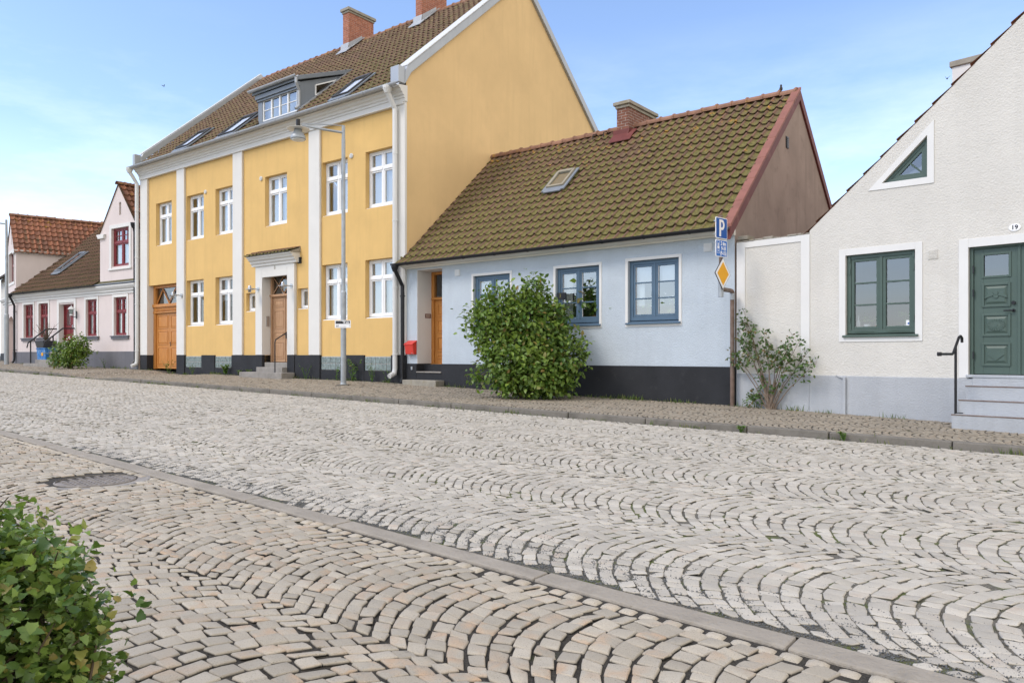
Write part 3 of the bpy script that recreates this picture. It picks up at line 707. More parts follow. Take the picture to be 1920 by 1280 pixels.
# cornice: stepped profile under the gutter
prof = [(0, 8.47), (-.10, 8.47), (-.10, 8.56), (-.13, 8.575), (-.13, 8.63), (-.17, 8.65), (-.19, 8.70), (-.25, 8.73), (-.28, 8.80), (-.34, 8.82), (-.34, 8.88), (0, 8.93)]
mb = MB(); mb.prism_x(prof, .04, 15.46); mb.build('cornice', M['white_paint'], HY)
mb = MB(); mb.box(.1, 15.4, -.12, 0, 8.40, 8.468); mb.build('frieze', M['white_paint'], HY, bevel=.01)
mb = MB(); gutter(mb, -.12, 15.52, -.46, 8.895, .085); mb.build('gutter', M['zinc'], HY)
def downpipe(parent, x, y_top, y, z_top, z_bot, r, mt, kick=-.22):
    mb = MB(); mb.tube([(x, y_top, z_top), (x, y_top, z_top-.12), (x, y_top*.55+y*.45, z_top-.3), (x, y, z_top-.55), (x, y, z_bot+.22), (x, y-.03, z_bot+.08), (x, y+kick, z_bot)], r, 12)
    mb.lathe([(r*2.0, 0), (r*1.9, -.07), (r*1.1, -.2)], (x, y_top, z_top+.03), 12)
    z = z_bot + .6
    while z < z_top - .7:
        mb.lathe([(r+.012, 0), (r+.012, .035)], (x, y, z), 12); mb.box(x-.012, x+.012, y, 0, z, z+.03); mb.box(x-r-.035, x-r, y-.01, y+.02, z+.004, z+.03); mb.box(x+r, x+r+.035, y-.01, y+.02, z+.004, z+.03); z += 1.9
    return mb.build('downpipe', mt, parent, smooth=False)
downpipe(HY, 15.13, -.46, -.17, 8.83, .70, .07, M['white_metal'])
downpipe(HY, .0, -.46, -.16, 8.83, .85, .07, M['white_metal'])
full = [(0, 1, .0, .99, .006)]
sparse = [(0.25, 1, 0, .99, .006)]; half = [(.0, .62, 0, .99, .008)]
for i, (a, b) in enumerate(wins_up):
    window(HY, a, b, 5.64, 7.33, .15, M['white_frame'], 2, .31, curtain=[full, [(.22,1,0,.99,.006)], full, full, [(.3,1,0,.99,.006)], full][i], sill=.055, fw=.05)
for i, (a, b) in enumerate(wins_lo):
    window(HY, a, b, 2.385, 4.12, .15, M['white_frame'], 2, .31, curtain=[None, [(0,1,.5,.99,.004)], [(.06,.95,0,.99,.006)], full][i], sill=.055, fw=.05, glass=M['glass_dark'] if i < 2 else M['glass'])
for a, b, c, d in ((7.51, 8.05, 2.80, 3.445), (10.43, 10.95, 2.78, 3.45)):
    window(HY, a, b, c, d, .13, M['white_frame'], 1, None, curtain=[(0,1,0,.99,.004)], sill=.04, fw=.045, sw=.04, name='small_window')
# carriage door
x0, x1 = .675, 2.955; zf = .745
mb = MB(); y = .24
mb.box(x0, x0+.16, y-.06, y+.08, zf, 4.08); mb.box(x1-.10, x1, y-.06, y+.08, zf, 4.08); mb.box(x0+.16, x1-.10, y-.06, y+.08, 3.98, 4.08)
mb.box(x0+.0, x1, y-.11, y-.06, 3.22, 3.34); mb.box(x0+.16, x1-.1, y-.05, y+.08, 3.06, 3.34); mb.box(x0+.02, x1-.02, y-.09, y-.05, 2.98, 3.04)
for i in range(24): mb.box(x0+.2+i*.08, x0+.25+i*.08, y-.062, y-.05, 3.07, 3.20)
cd = mb.build('carriage_door', M['pine'], HY, bevel=.006)
mb = MB(); xm = (x0+.16 + x1-.10)/2; lx0, lx1 = x0+.16, x1-.10
for a, b in ((lx0+.005, xm-.004), (xm+.004, lx1-.005)):
    mb.box(a, b, y, y+.05, zf+.02, 2.97); w = b-a
    for c, d in ((zf+.13, zf+.86), (zf+.98, zf+1.52), (zf+1.62, zf+2.13)): panel(mb, a+.11, b-.11, c, d, y, .018, .03)
lf = mb.build('door_leaf', M['pine'], cd, bevel=.003)
MB().quad((lx0, y+.03, 3.34), (lx1, y+.03, 3.34), (lx1, y+.03, 3.98), (lx0, y+.03, 3.98)).build('fanlight', M['glass_dark'], cd)
mb = MB()
zz = [(lx0+.02, 3.36), (lx0+.5, 3.94), (lx0+.98, 3.36), (lx0+1.48, 3.94), (lx1-.02, 3.36)]
for (a, c), (b, d) in zip(zz[:-1], zz[1:]): mb.tube([(a, y, c), (b, y, d)], .022, 4)
mb.build('fanlight_bars', M['pine'], cd); handle(cd, xm+.09, y, 1.75, 1)
MB().box(.665, .675, -.078, .3, 1.302, 4.085).build('door_reveal', M['white_paint'], HY)
mb = MB(); mb.box(8.592, 8.603, -.108, .3, 1.306, 4.064); mb.box(8.592, 9.993, -.095, .3, 4.064, 4.085); mb.box(9.985, 9.993, -.1, .3, 1.306, 4.064); mb.build('door_reveal', M['white_paint'], HY)
# front door
mb = MB(); trim_band(mb, 8.21, 10.37, 1.306, 4.30, .385, -.105, .0, bottom=False); mb.build('door_surround', M['white_paint'], HY, bevel=.012)
mb = MB(); y = .27; a, b = 8.605, 9.985; zf = 1.06
mb.box(a, a+.08, y-.05, y+.06, zf, 4.06); mb.box(b-.08, b, y-.05, y+.06, zf, 4.06); mb.box(a+.08, b-.08, y-.05, y+.06, 3.98, 4.06); mb.box(a+.08, b-.08, y-.05, y+.06, 3.26, 3.36); mb.box(a, b, y-.085, y-.05, 3.28, 3.35)
fd = mb.build('front_door', M['old_pine'], HY, bevel=.006)
mb = MB(); xm = (a+b)/2+.1
for c, d in ((a+.085, xm-.003), (xm+.003, b-.085)):
    mb.box(c, d, y, y+.05, zf+.01, 3.255)
    for e, f in ((zf+.12, zf+.68), (zf+.80, zf+1.02), (zf+1.14, zf+1.75), (zf+1.86, zf+2.1)): panel(mb, c+.09, d-.09, e, f, y, .016, .028)
mb.tube([(xm, y-.012, zf+.02), (xm, y-.012, 3.25)], .016, 6)
mb.build('door_leaf', M['old_pine'], fd, bevel=.003)
MB().quad((a+.08, y+.03, 3.36), (b-.08, y+.03, 3.36), (b-.08, y+.03, 3.98), (a+.08, y+.03, 3.98)).build('fanlight', M['glass_dark'], fd)
mb = MB(); w = (b-a-.16)/2
for i in range(2):
    c = a+.08+i*w
    for p, q in (((c, 3.37), (c+w, 3.97)), ((c, 3.97), (c+w, 3.37))): mb.tube([(p[0], y+.008+i*.003, p[1]), (q[0], y+.008+i*.003, q[1])], .016, 4)
mb.build('fanlight_bars', M['old_pine'], fd); handle(fd, xm+.05, y-.02, 1.95, 1)
mb = MB(); xo, zo = FY.un(505, 601, -.03); mb.box(8.603, 8.63, .06, .17, 2.28, 2.62); mb.build('intercom', M['steel'], HY)
# hood
mb = MB(); x0, x1 = 8.05, 10.55
hp = [(-.105, 4.30), (-.15, 4.30), (-.16, 4.37), (-.21, 4.40), (-.22, 4.46), (-.29, 4.50), (-.31, 4.56), (-.36, 4.57), (-.36, 4.61), (0, 4.62), (0, 4.302)]
mb.prism_x(hp, x0+.02, x1-.02)
hood = mb.build('door_hood', M['white_paint'], HY)
tiles('hood_tiles', M['tile_blue'], hood, (x0-.02, -.42, 4.625), (1,0,0), (0, .93, .36), x1-x0+.04, .44, .2, .22, .03)
mb = MB(); mb.box(x0-.01, x1+.01, -.05, 0, 4.76, 4.80); mb.hexa([(x0-.015,-.40,4.62),(x1+.015,-.40,4.62),(x1+.015,0,4.62),(x0-.015,0,4.62),(x0-.015,-.40,4.63),(x1+.015,-.40,4.63),(x1+.015,-.0,4.77),(x0-.015,-.0,4.77)]); mb.build('hood_flashing', M['stone_cap'], hood)
# "8" above the door
text('8', .17, M['stone_cap'], HY, (9.32, -.106, 4.20), (R(90), 0, 0), ext=.004, name='house_number')
# steps
mb = MB(); mb.box(8.05, 10.42, -.62, -.1125, 0, .735); mb.box(8.55, 10.0, -.30, .27, 0, .90); mb.box(8.606, 9.984, -.02, .27, 0, 1.055)
mb.build('doorstep', M['granite'], HY, bevel=.015)
# vents
for p in ((386, 360), (490.3, 335), (659.6, 292.5)): round_vent(HY, *FY.un(*p))
xo, zo = FY.un(562.5, 488); mb = MB(); mb.box(xo-.09, xo+.09, -.03, 0, zo-.1, zo+.1)
for i in range(4): mb.box(xo-.07, xo+.07, -.045, -.03, zo-.075+i*.045, zo-.05+i*.045)
mb.build('vent', M['black_metal'], HY)
# roof
k = math.hypot(1, .897); us = (0, 1/k, .897/k); nY = Vector((0, -.897, 1)).normalized()
roof = MB(); roof.prism_x([(-.02, zr_y(-.02)-.14), (5.5, zr_y(5.5)-.14), (11.3, zr_y(-.3)-.14), (11.3, zr_y(-.3)-.04), (5.5, zr_y(5.5)-.03), (-.02, zr_y(-.02)-.03)], .35, 15.15)
rf = roof.build('roof', M['tile_yellow'], HY)
def y_keep(u, s):
    y = -.36 + s/k; x = .26 + u
    z_d = 10.45 + (y-.15)*.36
    return not (7.99 < x < 10.36 and y > .0 and zr_y(y) < z_d)
tiles('roof_tiles', M['tile_yellow'], rf, (.26, -.36, zr_y(-.36)+.0), (1,0,0), us, 14.86, 5.86*k, .235, .345, keep=y_keep)
ridge(rf, (.4, 5.5, zr_y(5.5)-.02), (15.1, 5.5, zr_y(5.5)-.02), .13, .4)
for x0, x1, xc in ((0.02, .24, .20), (15.12, 15.5, 15.53)):
    c = lambda y: 9.16 + .88*y
    mb = MB(); mb.prism_x([(-.12, c(-.12)-.12), (.12, c(.12)+.06), (5.5, c(5.5)+.06), (YD-.12, c(.12)+.06), (YD+.12, c(-.12)-.12), (YD+.12, c(-.12)+.42), (5.5, c(5.5)+.36), (-.02, c(-.02)+.36), (-.12, c(-.12)+.25)], x0, x1)
    mb.box(x0+.02, x1-.02, -.36, -.11, 8.94, 9.42)
    cp = mb.build('gable_coping', M['coping'], HY, bevel=.02)
    mb = MB(); mb.prism_x([(-.04, c(-.04)+.37), (5.5, c(5.5)+.37), (5.5, c(5.5)+.40), (-.04, c(-.04)+.40)], x0-.03, xc)
    mb.build('coping_lit_top', M['white_metal'], cp)  # white sheet paints a lit top face onto the grey coping
# dormer
dx0, dx1, dyf = 8.02, 10.34, .14; dz0, dz1 = 9.2, 10.22
mb = MB(); mb.wall(rect(dx0, dx1, dz0, dz1), [rect(dx0+.24, dx1-.16, 9.30, 10.04)], dyf, .08)
mb.quad((dx0,dyf,dz0),(dx0,3,dz0+2.6),(dx0,2.8,11.3),(dx0,dyf,dz1))
tri = [(dyf+.55, 9.42), (dyf+.55, 10.12), (2.15, 10.72)]
# right cheek with its window hole (built in yz)
cheek = MB(); cheek.wall([(dyf, dz0), (3.0, 11.85), (2.8, 11.3), (dyf, dz1)], [[(dyf+.62, zr_y(dyf+.62)+.10), (2.05, zr_y(2.05)-.10), (dyf+.62, 10.28)]], 0, .05)
mb.add([(dx1 - yv, xv, zv) for xv, yv, zv in cheek.v], cheek.f)
dm = mb.build('dormer', M['zinc_blue'], HY)
mb = MB(); mb.hexa([(dx0-.14, dyf-.16, 10.22), (dx1+.1, dyf-.16, 10.22), (dx1+.1, 2.9, 11.36), (dx0-.14, 2.9, 11.36), (dx0-.14, dyf-.16, 10.36), (dx1+.1, dyf-.16, 10.36), (dx1+.1, 2.9, 11.50), (dx0-.14, 2.9, 11.50)])
mb.box(dx0-.06, dx1+.04, dyf-.1, dyf-.002, 10.07, 10.215); mb.box(dx0-.02, dx1+.02, dyf-.05, dyf-.002, 10.0, 10.065)
mb.build('dormer_roof', M['zinc_blue'], dm, bevel=.012)
mb = MB(); gutter(mb, dx0-.2, dx1+.16, dyf-.24, 10.36, .07); mb.build('dormer_gutter', M['zinc'], dm)
mb = MB(); a, b, c, d = dx0+.24, dx1-.16, 9.30, 10.04
frame_box(mb, a, b, c, d, dyf+.02, dyf+.08, .045); w = (b-a-.09)/4
for i in range(1, 4): mb.box(a+.045+i*w-.03, a+.045+i*w+.03, dyf+.012, dyf+.079, c+.045, d-.045)
for i in range(4): mb.box(a+.045+i*w+(.03 if i else 0), a+.045+(i+1)*w-(.03 if i < 3 else 0), dyf+.03, dyf+.07, (c+d)/2-.012, (c+d)/2+.012)
mb.build('window_frame', M['white_frame'], dm, bevel=.003)
MB().quad((a+.04, dyf+.05, c+.04), (b-.04, dyf+.05, c+.04), (b-.04, dyf+.05, d-.04), (a+.04, dyf+.05, d-.04)).build('pane', M['glass'], dm)
MB().quad((a, dyf+.2, c), (b, dyf+.2, c), (b, dyf+.2, d), (a, dyf+.2, d)).build('curtain', M['curtain'], dm)
ty0, ty1 = dyf+.62, 2.05
MB().quad((dx1-.03, ty0, zr_y(ty0)+.1), (dx1-.03, ty1, zr_y(ty1)-.1), (dx1-.03, ty0, 10.28)).build('side_pane', M['glass_dark'], dm)
mb = MB()
for p, q in (((ty0, zr_y(ty0)+.1), (ty1, zr_y(ty1)-.1)), ((ty1, zr_y(ty1)-.1), (ty0, 10.28)), ((ty0, 10.28), (ty0, zr_y(ty0)+.1))): mb.tube([(dx1+.004, *p), (dx1+.004, *q)], .028, 4)
mb.build('side_frame', M['white_frame'], dm)
mb = MB(); mb.tube([(dx1+.10, dyf-.22, 10.30), (dx1+.10, dyf-.22, 10.12), (dx1+.05, dyf-.07, 9.9), (dx1+.05, dyf-.07, 9.42), (dx1+.05, dyf-.2, 9.28)], .045, 10); mb.build('dormer_downpipe', M['zinc'], dm)
mb = MB()
yy = [dyf-.05, 2.0]; plane_box(mb, [(dx1+.005, yy[0], zr_y(yy[0])+.03), (dx1+.14, yy[0], zr_y(yy[0])+.03), (dx1+.14, yy[1], zr_y(yy[1])+.03), (dx1+.005, yy[1], zr_y(yy[1])+.03)], nY, .05); mb.build('dormer_flashing', M['zinc'], dm)
# roof lights
def sky_on(fr, quad, z0, kk, parent, n, fm, gm, out=.0):
    P = [fr.slope(px, py, z0, kk) for px, py in quad]
    xl = (P[0][0]+P[3][0])/2; xr = (P[1][0]+P[2][0])/2; yl = (P[0][1]+P[1][1])/2; yh = (P[2][1]+P[3][1])/2
    q = [(xl, yl, z0+kk*yl-.02), (xr, yl, z0+kk*yl-.02), (xr, yh, z0+kk*yh-.02), (xl, yh, z0+kk*yh-.02)]
    return skylight(parent, q, n, fm, gm, blind_or_sky_glare='white_frame' if parent.name.startswith('yellow') else 'curtain_grey')  # white sheet under the yellow roof's glass stands in for reflected sky; others blinds
for q in ([(624, 187), (652, 177.5), (703, 141), (671, 150)], [(414, 256), (440, 249.5), (483, 216), (461, 221)], [(331, 281), (351, 276.5), (400, 242), (377, 250)]):
    sky_on(FY, q, 9.26, .897, HY, nY, M['black_sheet'], M['glass_clear'])
# chimneys
def chim_on(fr, z0, kk, corner, right, left, ztop_px, mt, capm, parent, flash, dmax=None, cap=.12, fh=.22):
    x1, y0, zc = fr.slope(*corner, z0, kk)
    # depth: walk back until the right edge pixel is met; width: walk left
    def px(x, y):
        X, Y = fr.pt(x, y); return CX + F*X/Y
    d = .2
    while px(x1, y0+d) < right and d < 4: d += .02
    w = .2
    while px(x1-w, y0) > left and w < 4: w += .02
    X, Y = fr.pt(x1, y0); zt = EYE + (CY-ztop_px)/F*Y
    ch = chimney(parent, x1-w, x1, y0, y0+d, z0+kk*y0-.4, zt-cap, mt, capm, cap, .08, True)
    mb = MB(); zz = lambda y: z0 + kk*min(y, flash[1]) + .03
    yr = min(y0+d, flash[1])
    mb.prism_x([(y0-.1, zz(y0-.1)), (yr, zz(yr)), (yr, zz(yr)+fh*.5), (y0-.02, zz(y0)+fh), (y0-.1, zz(y0-.1)+.03)], x1+.002, x1+.03)
    mb.prism_x([(y0-.1, zz(y0-.1)), (yr, zz(yr)), (yr, zz(yr)+.03), (y0-.1, zz(y0-.1)+.03)], x1+.03, x1+.2)
    mb.box(x1-w-.1, x1+.03, y0-.03, y0-.002, zz(y0)-.1, zz(y0)+fh); mb.prism_x([(y0-.28, zz(y0-.28)+.0), (y0-.03, zz(y0-.03)), (y0-.03, zz(y0-.03)+.05), (y0-.28, zz(y0-.28)+.03)], x1-w-.1, x1+.2)
    mb.build('flashing', flash[0], ch)
    return ch
chim_on(FY, 9.26, .897, (653.9, 92), 700, 643.5, 14, M['brick'], M['stone_cap'], HY, (M['zinc'], 5.5))
chim_on(FY, 9.26, .897, (791, 41), 837, 779.5, -42, M['brick'], M['stone_cap'], HY, (M['zinc'], 5.5))

# ================================================================== BLUE HOUSE
HB = house('blue_house', FB, 'low pale blue cottage with mossy tiled roof and black plinth')
BL, BD = 9.7, 7.8
KB = .918; zr_b = lambda y: 4.10 + KB*y
ops = [(2.60, 3.83, 1.985, 3.365), (5.245, 6.476, 1.985, 3.374), (7.23, 8.468, 1.989, 3.393)]
wall = MB(); wall.wall([(0.02, 0), (BL, 0), (BL, 3.74), (.02, 3.74)], [rect(.477, 1.453, .3, 3.68)] + [rect(*o) for o in ops], 0, [.6, .12, .12, .12])
wall.quad((.02,0,0),(.02,BD,0),(.02,BD,3.9),(.02,3.9,7.55),(.02,0,3.9)); wall.quad((.02,BD,0),(BL,BD,0),(BL,BD,3.9),(.02,BD,3.9))
wall.build('wall', M['blue_render'], HB)
mb = MB(); mb.quad((BL+.002,0,0),(BL+.002,BD,0),(BL+.002,BD,4.0),(BL+.002,3.9,7.62),(BL+.002,0,4.0)); mb.build('gable_wall', M['brown_render'], HB)
mb = MB(); mb.box(.0, .479, -.03, .6, 0, 1.062); mb.build('plinth', M['black_plinth'], HB, bevel=.008)
mb = MB(); mb.box(1.451, BL+.01, -.03, .6, 0, 1.062); mb.disc_y(7.92, .818, .03, -.037, -.03, 14); mb.build('plinth', M['black_plinth'], HB, bevel=.008)
mb = MB(); mb.box(.474, .486, .002, .6, 1.064, 3.665); mb.box(.474, 1.45, .003, .6, 3.665, 3.679); mb.build('door_reveal', M['white_smooth'], HB)
mb = MB(); mb.box(.02, BL+.02, -.07, .0, 3.72, 3.86); mb.hexa([(.02,-.29,3.79),(BL+.0,-.29,3.79),(BL+.0,-.0701,3.75),(.02,-.0701,3.75),(.02,-.29,3.82),(BL+.0,-.29,3.82),(BL+.0,-.0701,3.99),(.02,-.0701,3.99)]); mb.build('frieze', M['cream_wood'], HB, bevel=.006)
for i, (a, b, c, d) in enumerate(ops):
    cur = [[(0,.5,0,.97,.01)], [(0, .27, 0, .97, .012)], [(0,.22,.25,.97,.01), (0,1,.62,.97,.002)]][i]
    w_ = window(HB, a, b, c, d, .07, M['blue_frame'], 2, None, rows=3, fw=.085, sw=.05, bar=.03, curtain=cur, sill=.07, sill_out=.1, cmat=M['curtain'] if i != 1 else M['curtain_grey'])
    mb = MB(); trim_band(mb, a-.068, b+.066, c-.065, d+.062, .066, -.014, .0); mb.build('surround', M['white_smooth'], w_, bevel=.004)
    mb = MB(); e = .012   # pale putty line inside the sashes
    xm = (a+b)/2
    for p, q in ((a+.139, xm-.079), (xm+.079, b-.139)):
        mb.box(p, p+e, .1, .106, c+.2, d-.14)
    mb.build('putty_edge', M['white_frame'], w_)
# recessed door and steps
mb = MB(); y = .6; a, b = .486, 1.45
mb.box(a, a+.1, y-.05, y+.08, 1.06, 3.66); mb.box(b-.06, b, y-.05, y+.08, 1.06, 3.66); mb.box(a+.1, b-.06, y-.05, y+.08, 3.58, 3.66); mb.box(a+.1, b-.06, y-.05, y+.08, 2.86, 2.94); mb.box(a+.02, b, y-.08, y-.05, 2.87, 2.92); mb.box(a, b, y-.08, y+.06, 1.03, 1.075)
fd = mb.build('front_door', M['pine'], HB, bevel=.006)
mb = MB(); mb.box(a+.105, b-.065, y, y+.05, 1.08, 2.855)
for e, f in ((1.2, 1.32), (1.40, 1.82), (1.92, 2.30), (2.40, 2.74)): panel(mb, a+.2, b-.16, e, f, y, .02, .032)
mb.build('door_leaf', M['pine'], fd, bevel=.003)
MB().quad((a+.1, y+.02, 2.94), (b-.06, y+.02, 2.94), (b-.06, y+.02, 3.58), (a+.1, y+.02, 3.58)).build('fanlight', M['glass_dark'], fd)
handle(fd, b-.12, y, 2.0, -1)
mb = MB(); mb.box(.481, 1.448, .26, .7, 0, 1.045); mb.box(.481, 1.448, -.028, .26, 0, .81); 
st = mb.build('doorstep', M['black_plinth'], HB, bevel=.01)
mb = MB(); mb.box(.483, 1.446, -.05, .255, .811, .845); mb.build('tread', M['granite'], st, bevel=.008)
xl = FB.un(754.5, 711, -.36)[0]; xr = 1.57
mb = MB(); mb.box(xl, xr, -.37, -.032, 0, .615); mb.build('step_slab', M['stone_cap'], st, bevel=.015)
# little brown nameplate in the recess
mb = MB(); mb.box(.487, .497, .30, .53, 2.35, 2.47); npb = mb.build('nameplate', mat('brown plate', (.16, .07, .05), .5), HB, bevel=.004)
mb = MB()
for i in range(3): mb.box(.4972, .4985, .33, .50, 2.375+i*.03, 2.385+i*.03)
mb.build('plate_lines', M['cream_wood'], npb)
for p in ((858, 511.5), (1327.5, 464)):
    xo, zo = FB.un(*p); mb = MB(); mb.box(xo-.09, xo+.09, -.02, 0, zo-.085, zo+.085)
    for i in range(5): mb.box(xo-.075, xo+.075, -.032, -.02, zo-.07+i*.03, zo-.055+i*.03)
    mb.build('vent', M['white_metal'], HB)
# gutter and black downpipe
mb = MB(); gutter(mb, -.12, BL+.03, -.40, 3.855, .07); mb.build('gutter', M['black_metal'], HB)
downpipe(HB, .0, -.40, -.11, 3.80, .45, .055, M['black_metal'], -.02)
# roof
k = math.hypot(1, KB); us = (0, 1/k, KB/k); nB = Vector((0, -KB, 1)).normalized()
rb = MB(); rb.prism_x([(-.0, zr_b(-.0)-.13), (3.9, zr_b(3.9)-.13), (8.1, zr_b(-.3)-.13), (8.1, zr_b(-.3)-.03), (3.9, zr_b(3.9)-.03), (-.0, zr_b(-.0)-.03)], .0, BL-.02)
rf = rb.build('roof', M['tile_blue'], HB)
tiles('roof_tiles', M['tile_blue'], rf, (-.08, -.34, zr_b(-.34)+.0), (1,0,0), us, 9.72, 4.20*k, .232, .345, lift=.05, hs=1.15)
ridge(rf, (-.05, 3.9, zr_b(3.9)+.01), (BL-.02, 3.9, zr_b(3.9)+.01), .13, .41)
# red verge sheet on the gable
mb = MB(); e0 = -.34
c = lambda y: zr_b(y)
mb.prism_x([(e0, c(e0)-.19), (3.9, c(3.9)-.19), (8.14, c(e0)-.19), (8.14, c(e0)+.03), (3.9, c(3.9)+.07), (e0, c(e0)+.05)], BL-.03, BL+.05)
vg = mb.build('verge_board', M['red_sheet'], HB, bevel=.006)
mb = MB()
y = e0
while y < 3.88:
    y1 = min(y+.62, 3.9); mb.prism_x([(y, c(y)+.06), (y1, c(y1)+.055), (y1, c(y1)+.125), (y, c(y)+.14)], BL-.12, BL+.07); y = y1
mb.build('verge_cap', M['red_pale'], vg, bevel=.008)  # top strip in a paler red than the verge board
# roof light
sky_on(FB, [(1026, 357), (1056, 348), (1084, 319), (1048, 325)], 4.2, KB, HB, nB, mat('beige sheet frame', (.30, .27, .20), .5), M['glass_sky'])
chim_on(FB, 4.2, KB, (1178.6, 252), 1227.8, 1156.5, 188, M['brick_dark'], M['stone_cap'], HB, (M['red_sheet'], 3.6), cap=.10, fh=.14)
for p in ((1115, 262), (1135, 257)):
    x, y, z = FB.slope(p[0], p[1], 4.2, KB); mb = MB(); mb.tube([(x, y-.1, z-.02), (x-.02, y-.06, z+.12), (x, y+.06, z+.17), (x+.02, y+.16, z+.12), (x+.02, y+.17, z+.04)], .013, 6); mb.build('roof_hook', M['black_metal'], rf)
mb = MB(); mb.box(BL+.003, BL+.02, 3.0, 3.16, 6.15, 6.42)
for i in range(5): mb.box(BL+.02, BL+.03, 3.02, 3.14, 6.17+i*.05, 6.2+i*.05)
vx, vy = 0, 0
mb.build('gable_vent', M['black_metal'], HB)

# ================================================================== WHITE HOUSE AND LINK WALL
t = thing('link_wall', 'white panelled wall closing the gap between blue and white houses', 'wall', (FW.O[0], FW.O[1], 0), FW.ang())
mb = MB(); mb.box(.03, 1.545, .0, .28, 0, 3.56); wl = mb.build('wall', M['white_render'], t)
mb = MB(); mb.box(.03, .215, -.016, 0, .93, 3.565); mb.box(1.375, 1.545, -.016, 0, .93, 3.565); mb.box(.215, 1.375, -.016, 0, 3.445, 3.565)
for xx in (.14, 1.46):
    for i in range(5): mb.disc_y(xx, 1.15+i*.5, .012, -.02, -.016, 8)
mb.build('panel_frame', M['white_smooth'], t, bevel=.004)
mb = MB(); mb.box(.03, 1.545, -.03, 0, 0, .93); mb.build('plinth', M['blue_grey_plinth'], t, bevel=.01)
mb = MB(); x = .03
while x < 1.5:
    w = U(.06, .2); mb.box(x, min(x+w, 1.54), -.035+U(0,.04), .3, 3.567, 3.575+U(.01, .045)); x += w+.004
mb.box(.03, .25, .02, .3, 3.62, 3.70); mb.build('coping', M['stone_cap'], t, bevel=.01)

HW = house('white_house', FW, 'white roughcast gable house with green windows and green double door')
X0, XR, X1 = 1.54, 6.5, 11.46; KW = .862; ZE = 3.63
zr_w = lambda x: ZE + KW*(x-X0) if x < XR else ZE + KW*(X1-x)
win = (2.212, 3.39, 1.632, 3.10); tri_o = [(2.842, 4.30), (3.57, 4.285), (3.57, 4.985)]; door = (4.183, 5.545, .90, 3.055); win2 = (5.10, 6.25, 4.02, 5.05); win3 = (6.6, 7.78, 1.632, 3.10)
wall = MB(); wall.wall([(X0, 0), (X1, 0), (X1, zr_w(X1)), (XR, zr_w(XR)), (X0, ZE)], [rect(*win), tri_o, rect(*door), rect(*win2), rect(*win3)], 0, [.1, .1, .13, .1, .1])
WD = 9.
wall.quad((X0,0,0),(X0,WD,0),(X0,WD,ZE),(X0,0,ZE)); wall.quad((X1,0,0),(X1,WD,0),(X1,WD,ZE),(X1,0,ZE)); wall.quad((X0,WD,0),(X1,WD,0),(X1,WD,ZE),(XR,WD,zr_w(XR)),(X0,WD,ZE))
wall.build('wall', M['white_render'], HW)
mb = MB(); mb.box(1.546, 4.26, -.03, 0, 0, .925); mb.build('plinth', M['blue_grey_plinth'], HW, bevel=.01)
mb = MB(); mb.box(5.59, X1+.02, -.03, 0, 0, .925); mb.build('plinth', M['blue_grey_plinth'], HW, bevel=.01)
mb = MB(); mb.box(2.19, 2.235, -.075, -.03, .2, .90); mb.tube([(2.21, -.05, .88), (2.12, -.05, .90), (2.06, -.04, .93)], .012, 6); mb.build('conduit', M['blue_grey_plinth'], HW)
for i, (wn, cu) in enumerate(((win, None), (win2, [(0,1,0,.98,.006)]), (win3, None))):
    a, b, c, d = wn
    w_ = window(HW, a, b, c, d, .05, M['green_frame'], 2, None, rows=3, fw=.07, sw=.05, bar=.03, curtain=cu, sill=.05, sill_out=.075, glass=M['glass_dark'])
    mb = MB(); tw = .118
    trim_band(mb, a-tw, b+tw-.01, c-.095, d+.11, .116, -.014, 0, True, .092); mb.build('surround', M['white_smooth'], w_, bevel=.004)
    if i == 0:
        mb = MB(); mb.tube([(a+.16, .015, c+.075), (a+.30, .005, c+.09), (a+.48, .005, c+.085)], .007, 6); mb.tube([(b-.48, .005, c+.085), (b-.3, .005, c+.09), (b-.1, .015, c+.075)], .007, 6)
        for xx in (a+.05, b-.05):
            for zz in (c+.3, d-.3, d-.08): mb.box(xx-.014, xx+.014, .035, .05, zz-.05, zz+.05)
        mb.build('casement_stay', M['green_frame'], w_)
# triangular window
mb = MB(); A, B_, C_ = tri_o
def inset(tr, d):
    pts = [Vector(p) for p in tr]; out = []
    for i in range(3):
        p, q, r_ = pts[i-1], pts[i], pts[(i+1) % 3]; e1 = (p-q).normalized(); e2 = (r_-q).normalized(); bis = (e1+e2).normalized(); s_ = abs(e1.x*bis.y - e1.y*bis.x)
        out.append(tuple(q + bis*d/s_))
    return out
def ring(mb, o, i, y0, y1):
    n = len(o)
    for j in range(n):
        k2 = (j+1) % n; q = [o[j], o[k2], i[k2], i[j]]; mb.prism(q, y0, y1)
i1 = inset(tri_o, .055); i2 = inset(tri_o, .105)
ring(mb, inset(tri_o, .003), i1, .04, .10); ring(mb, inset(tri_o, .052), i2, .052, .095)
p, q = Vector(i2[0]), Vector(i2[2]); m1 = (p+q)/2; e = Vector(i2[1])
mb.tube([(m1.x, .07, m1.y), (e.x, .07, e.y)], .018, 4)
tw = mb.build('triangular_window', M['green_frame'], HW, bevel=.003)
MB().quad(*[(x, .075, z) for x, z in i1]).build('pane', M['glass_dark'], tw)
mb = MB(); mb.quad(*[(x, .16, z) for x, z in [i1[0], i1[1], ((i1[1][0]*.7+i1[2][0]*.3), i1[1][1]*.6+i1[2][1]*.4)]]); mb.build('curtain', M['curtain'], tw)
mb = MB(); ring(mb, [(2.606, 4.20), (3.675, 4.17), (3.675, 5.22)], inset(tri_o, -.001), -.014, .0); mb.build('surround', M['white_smooth'], tw)
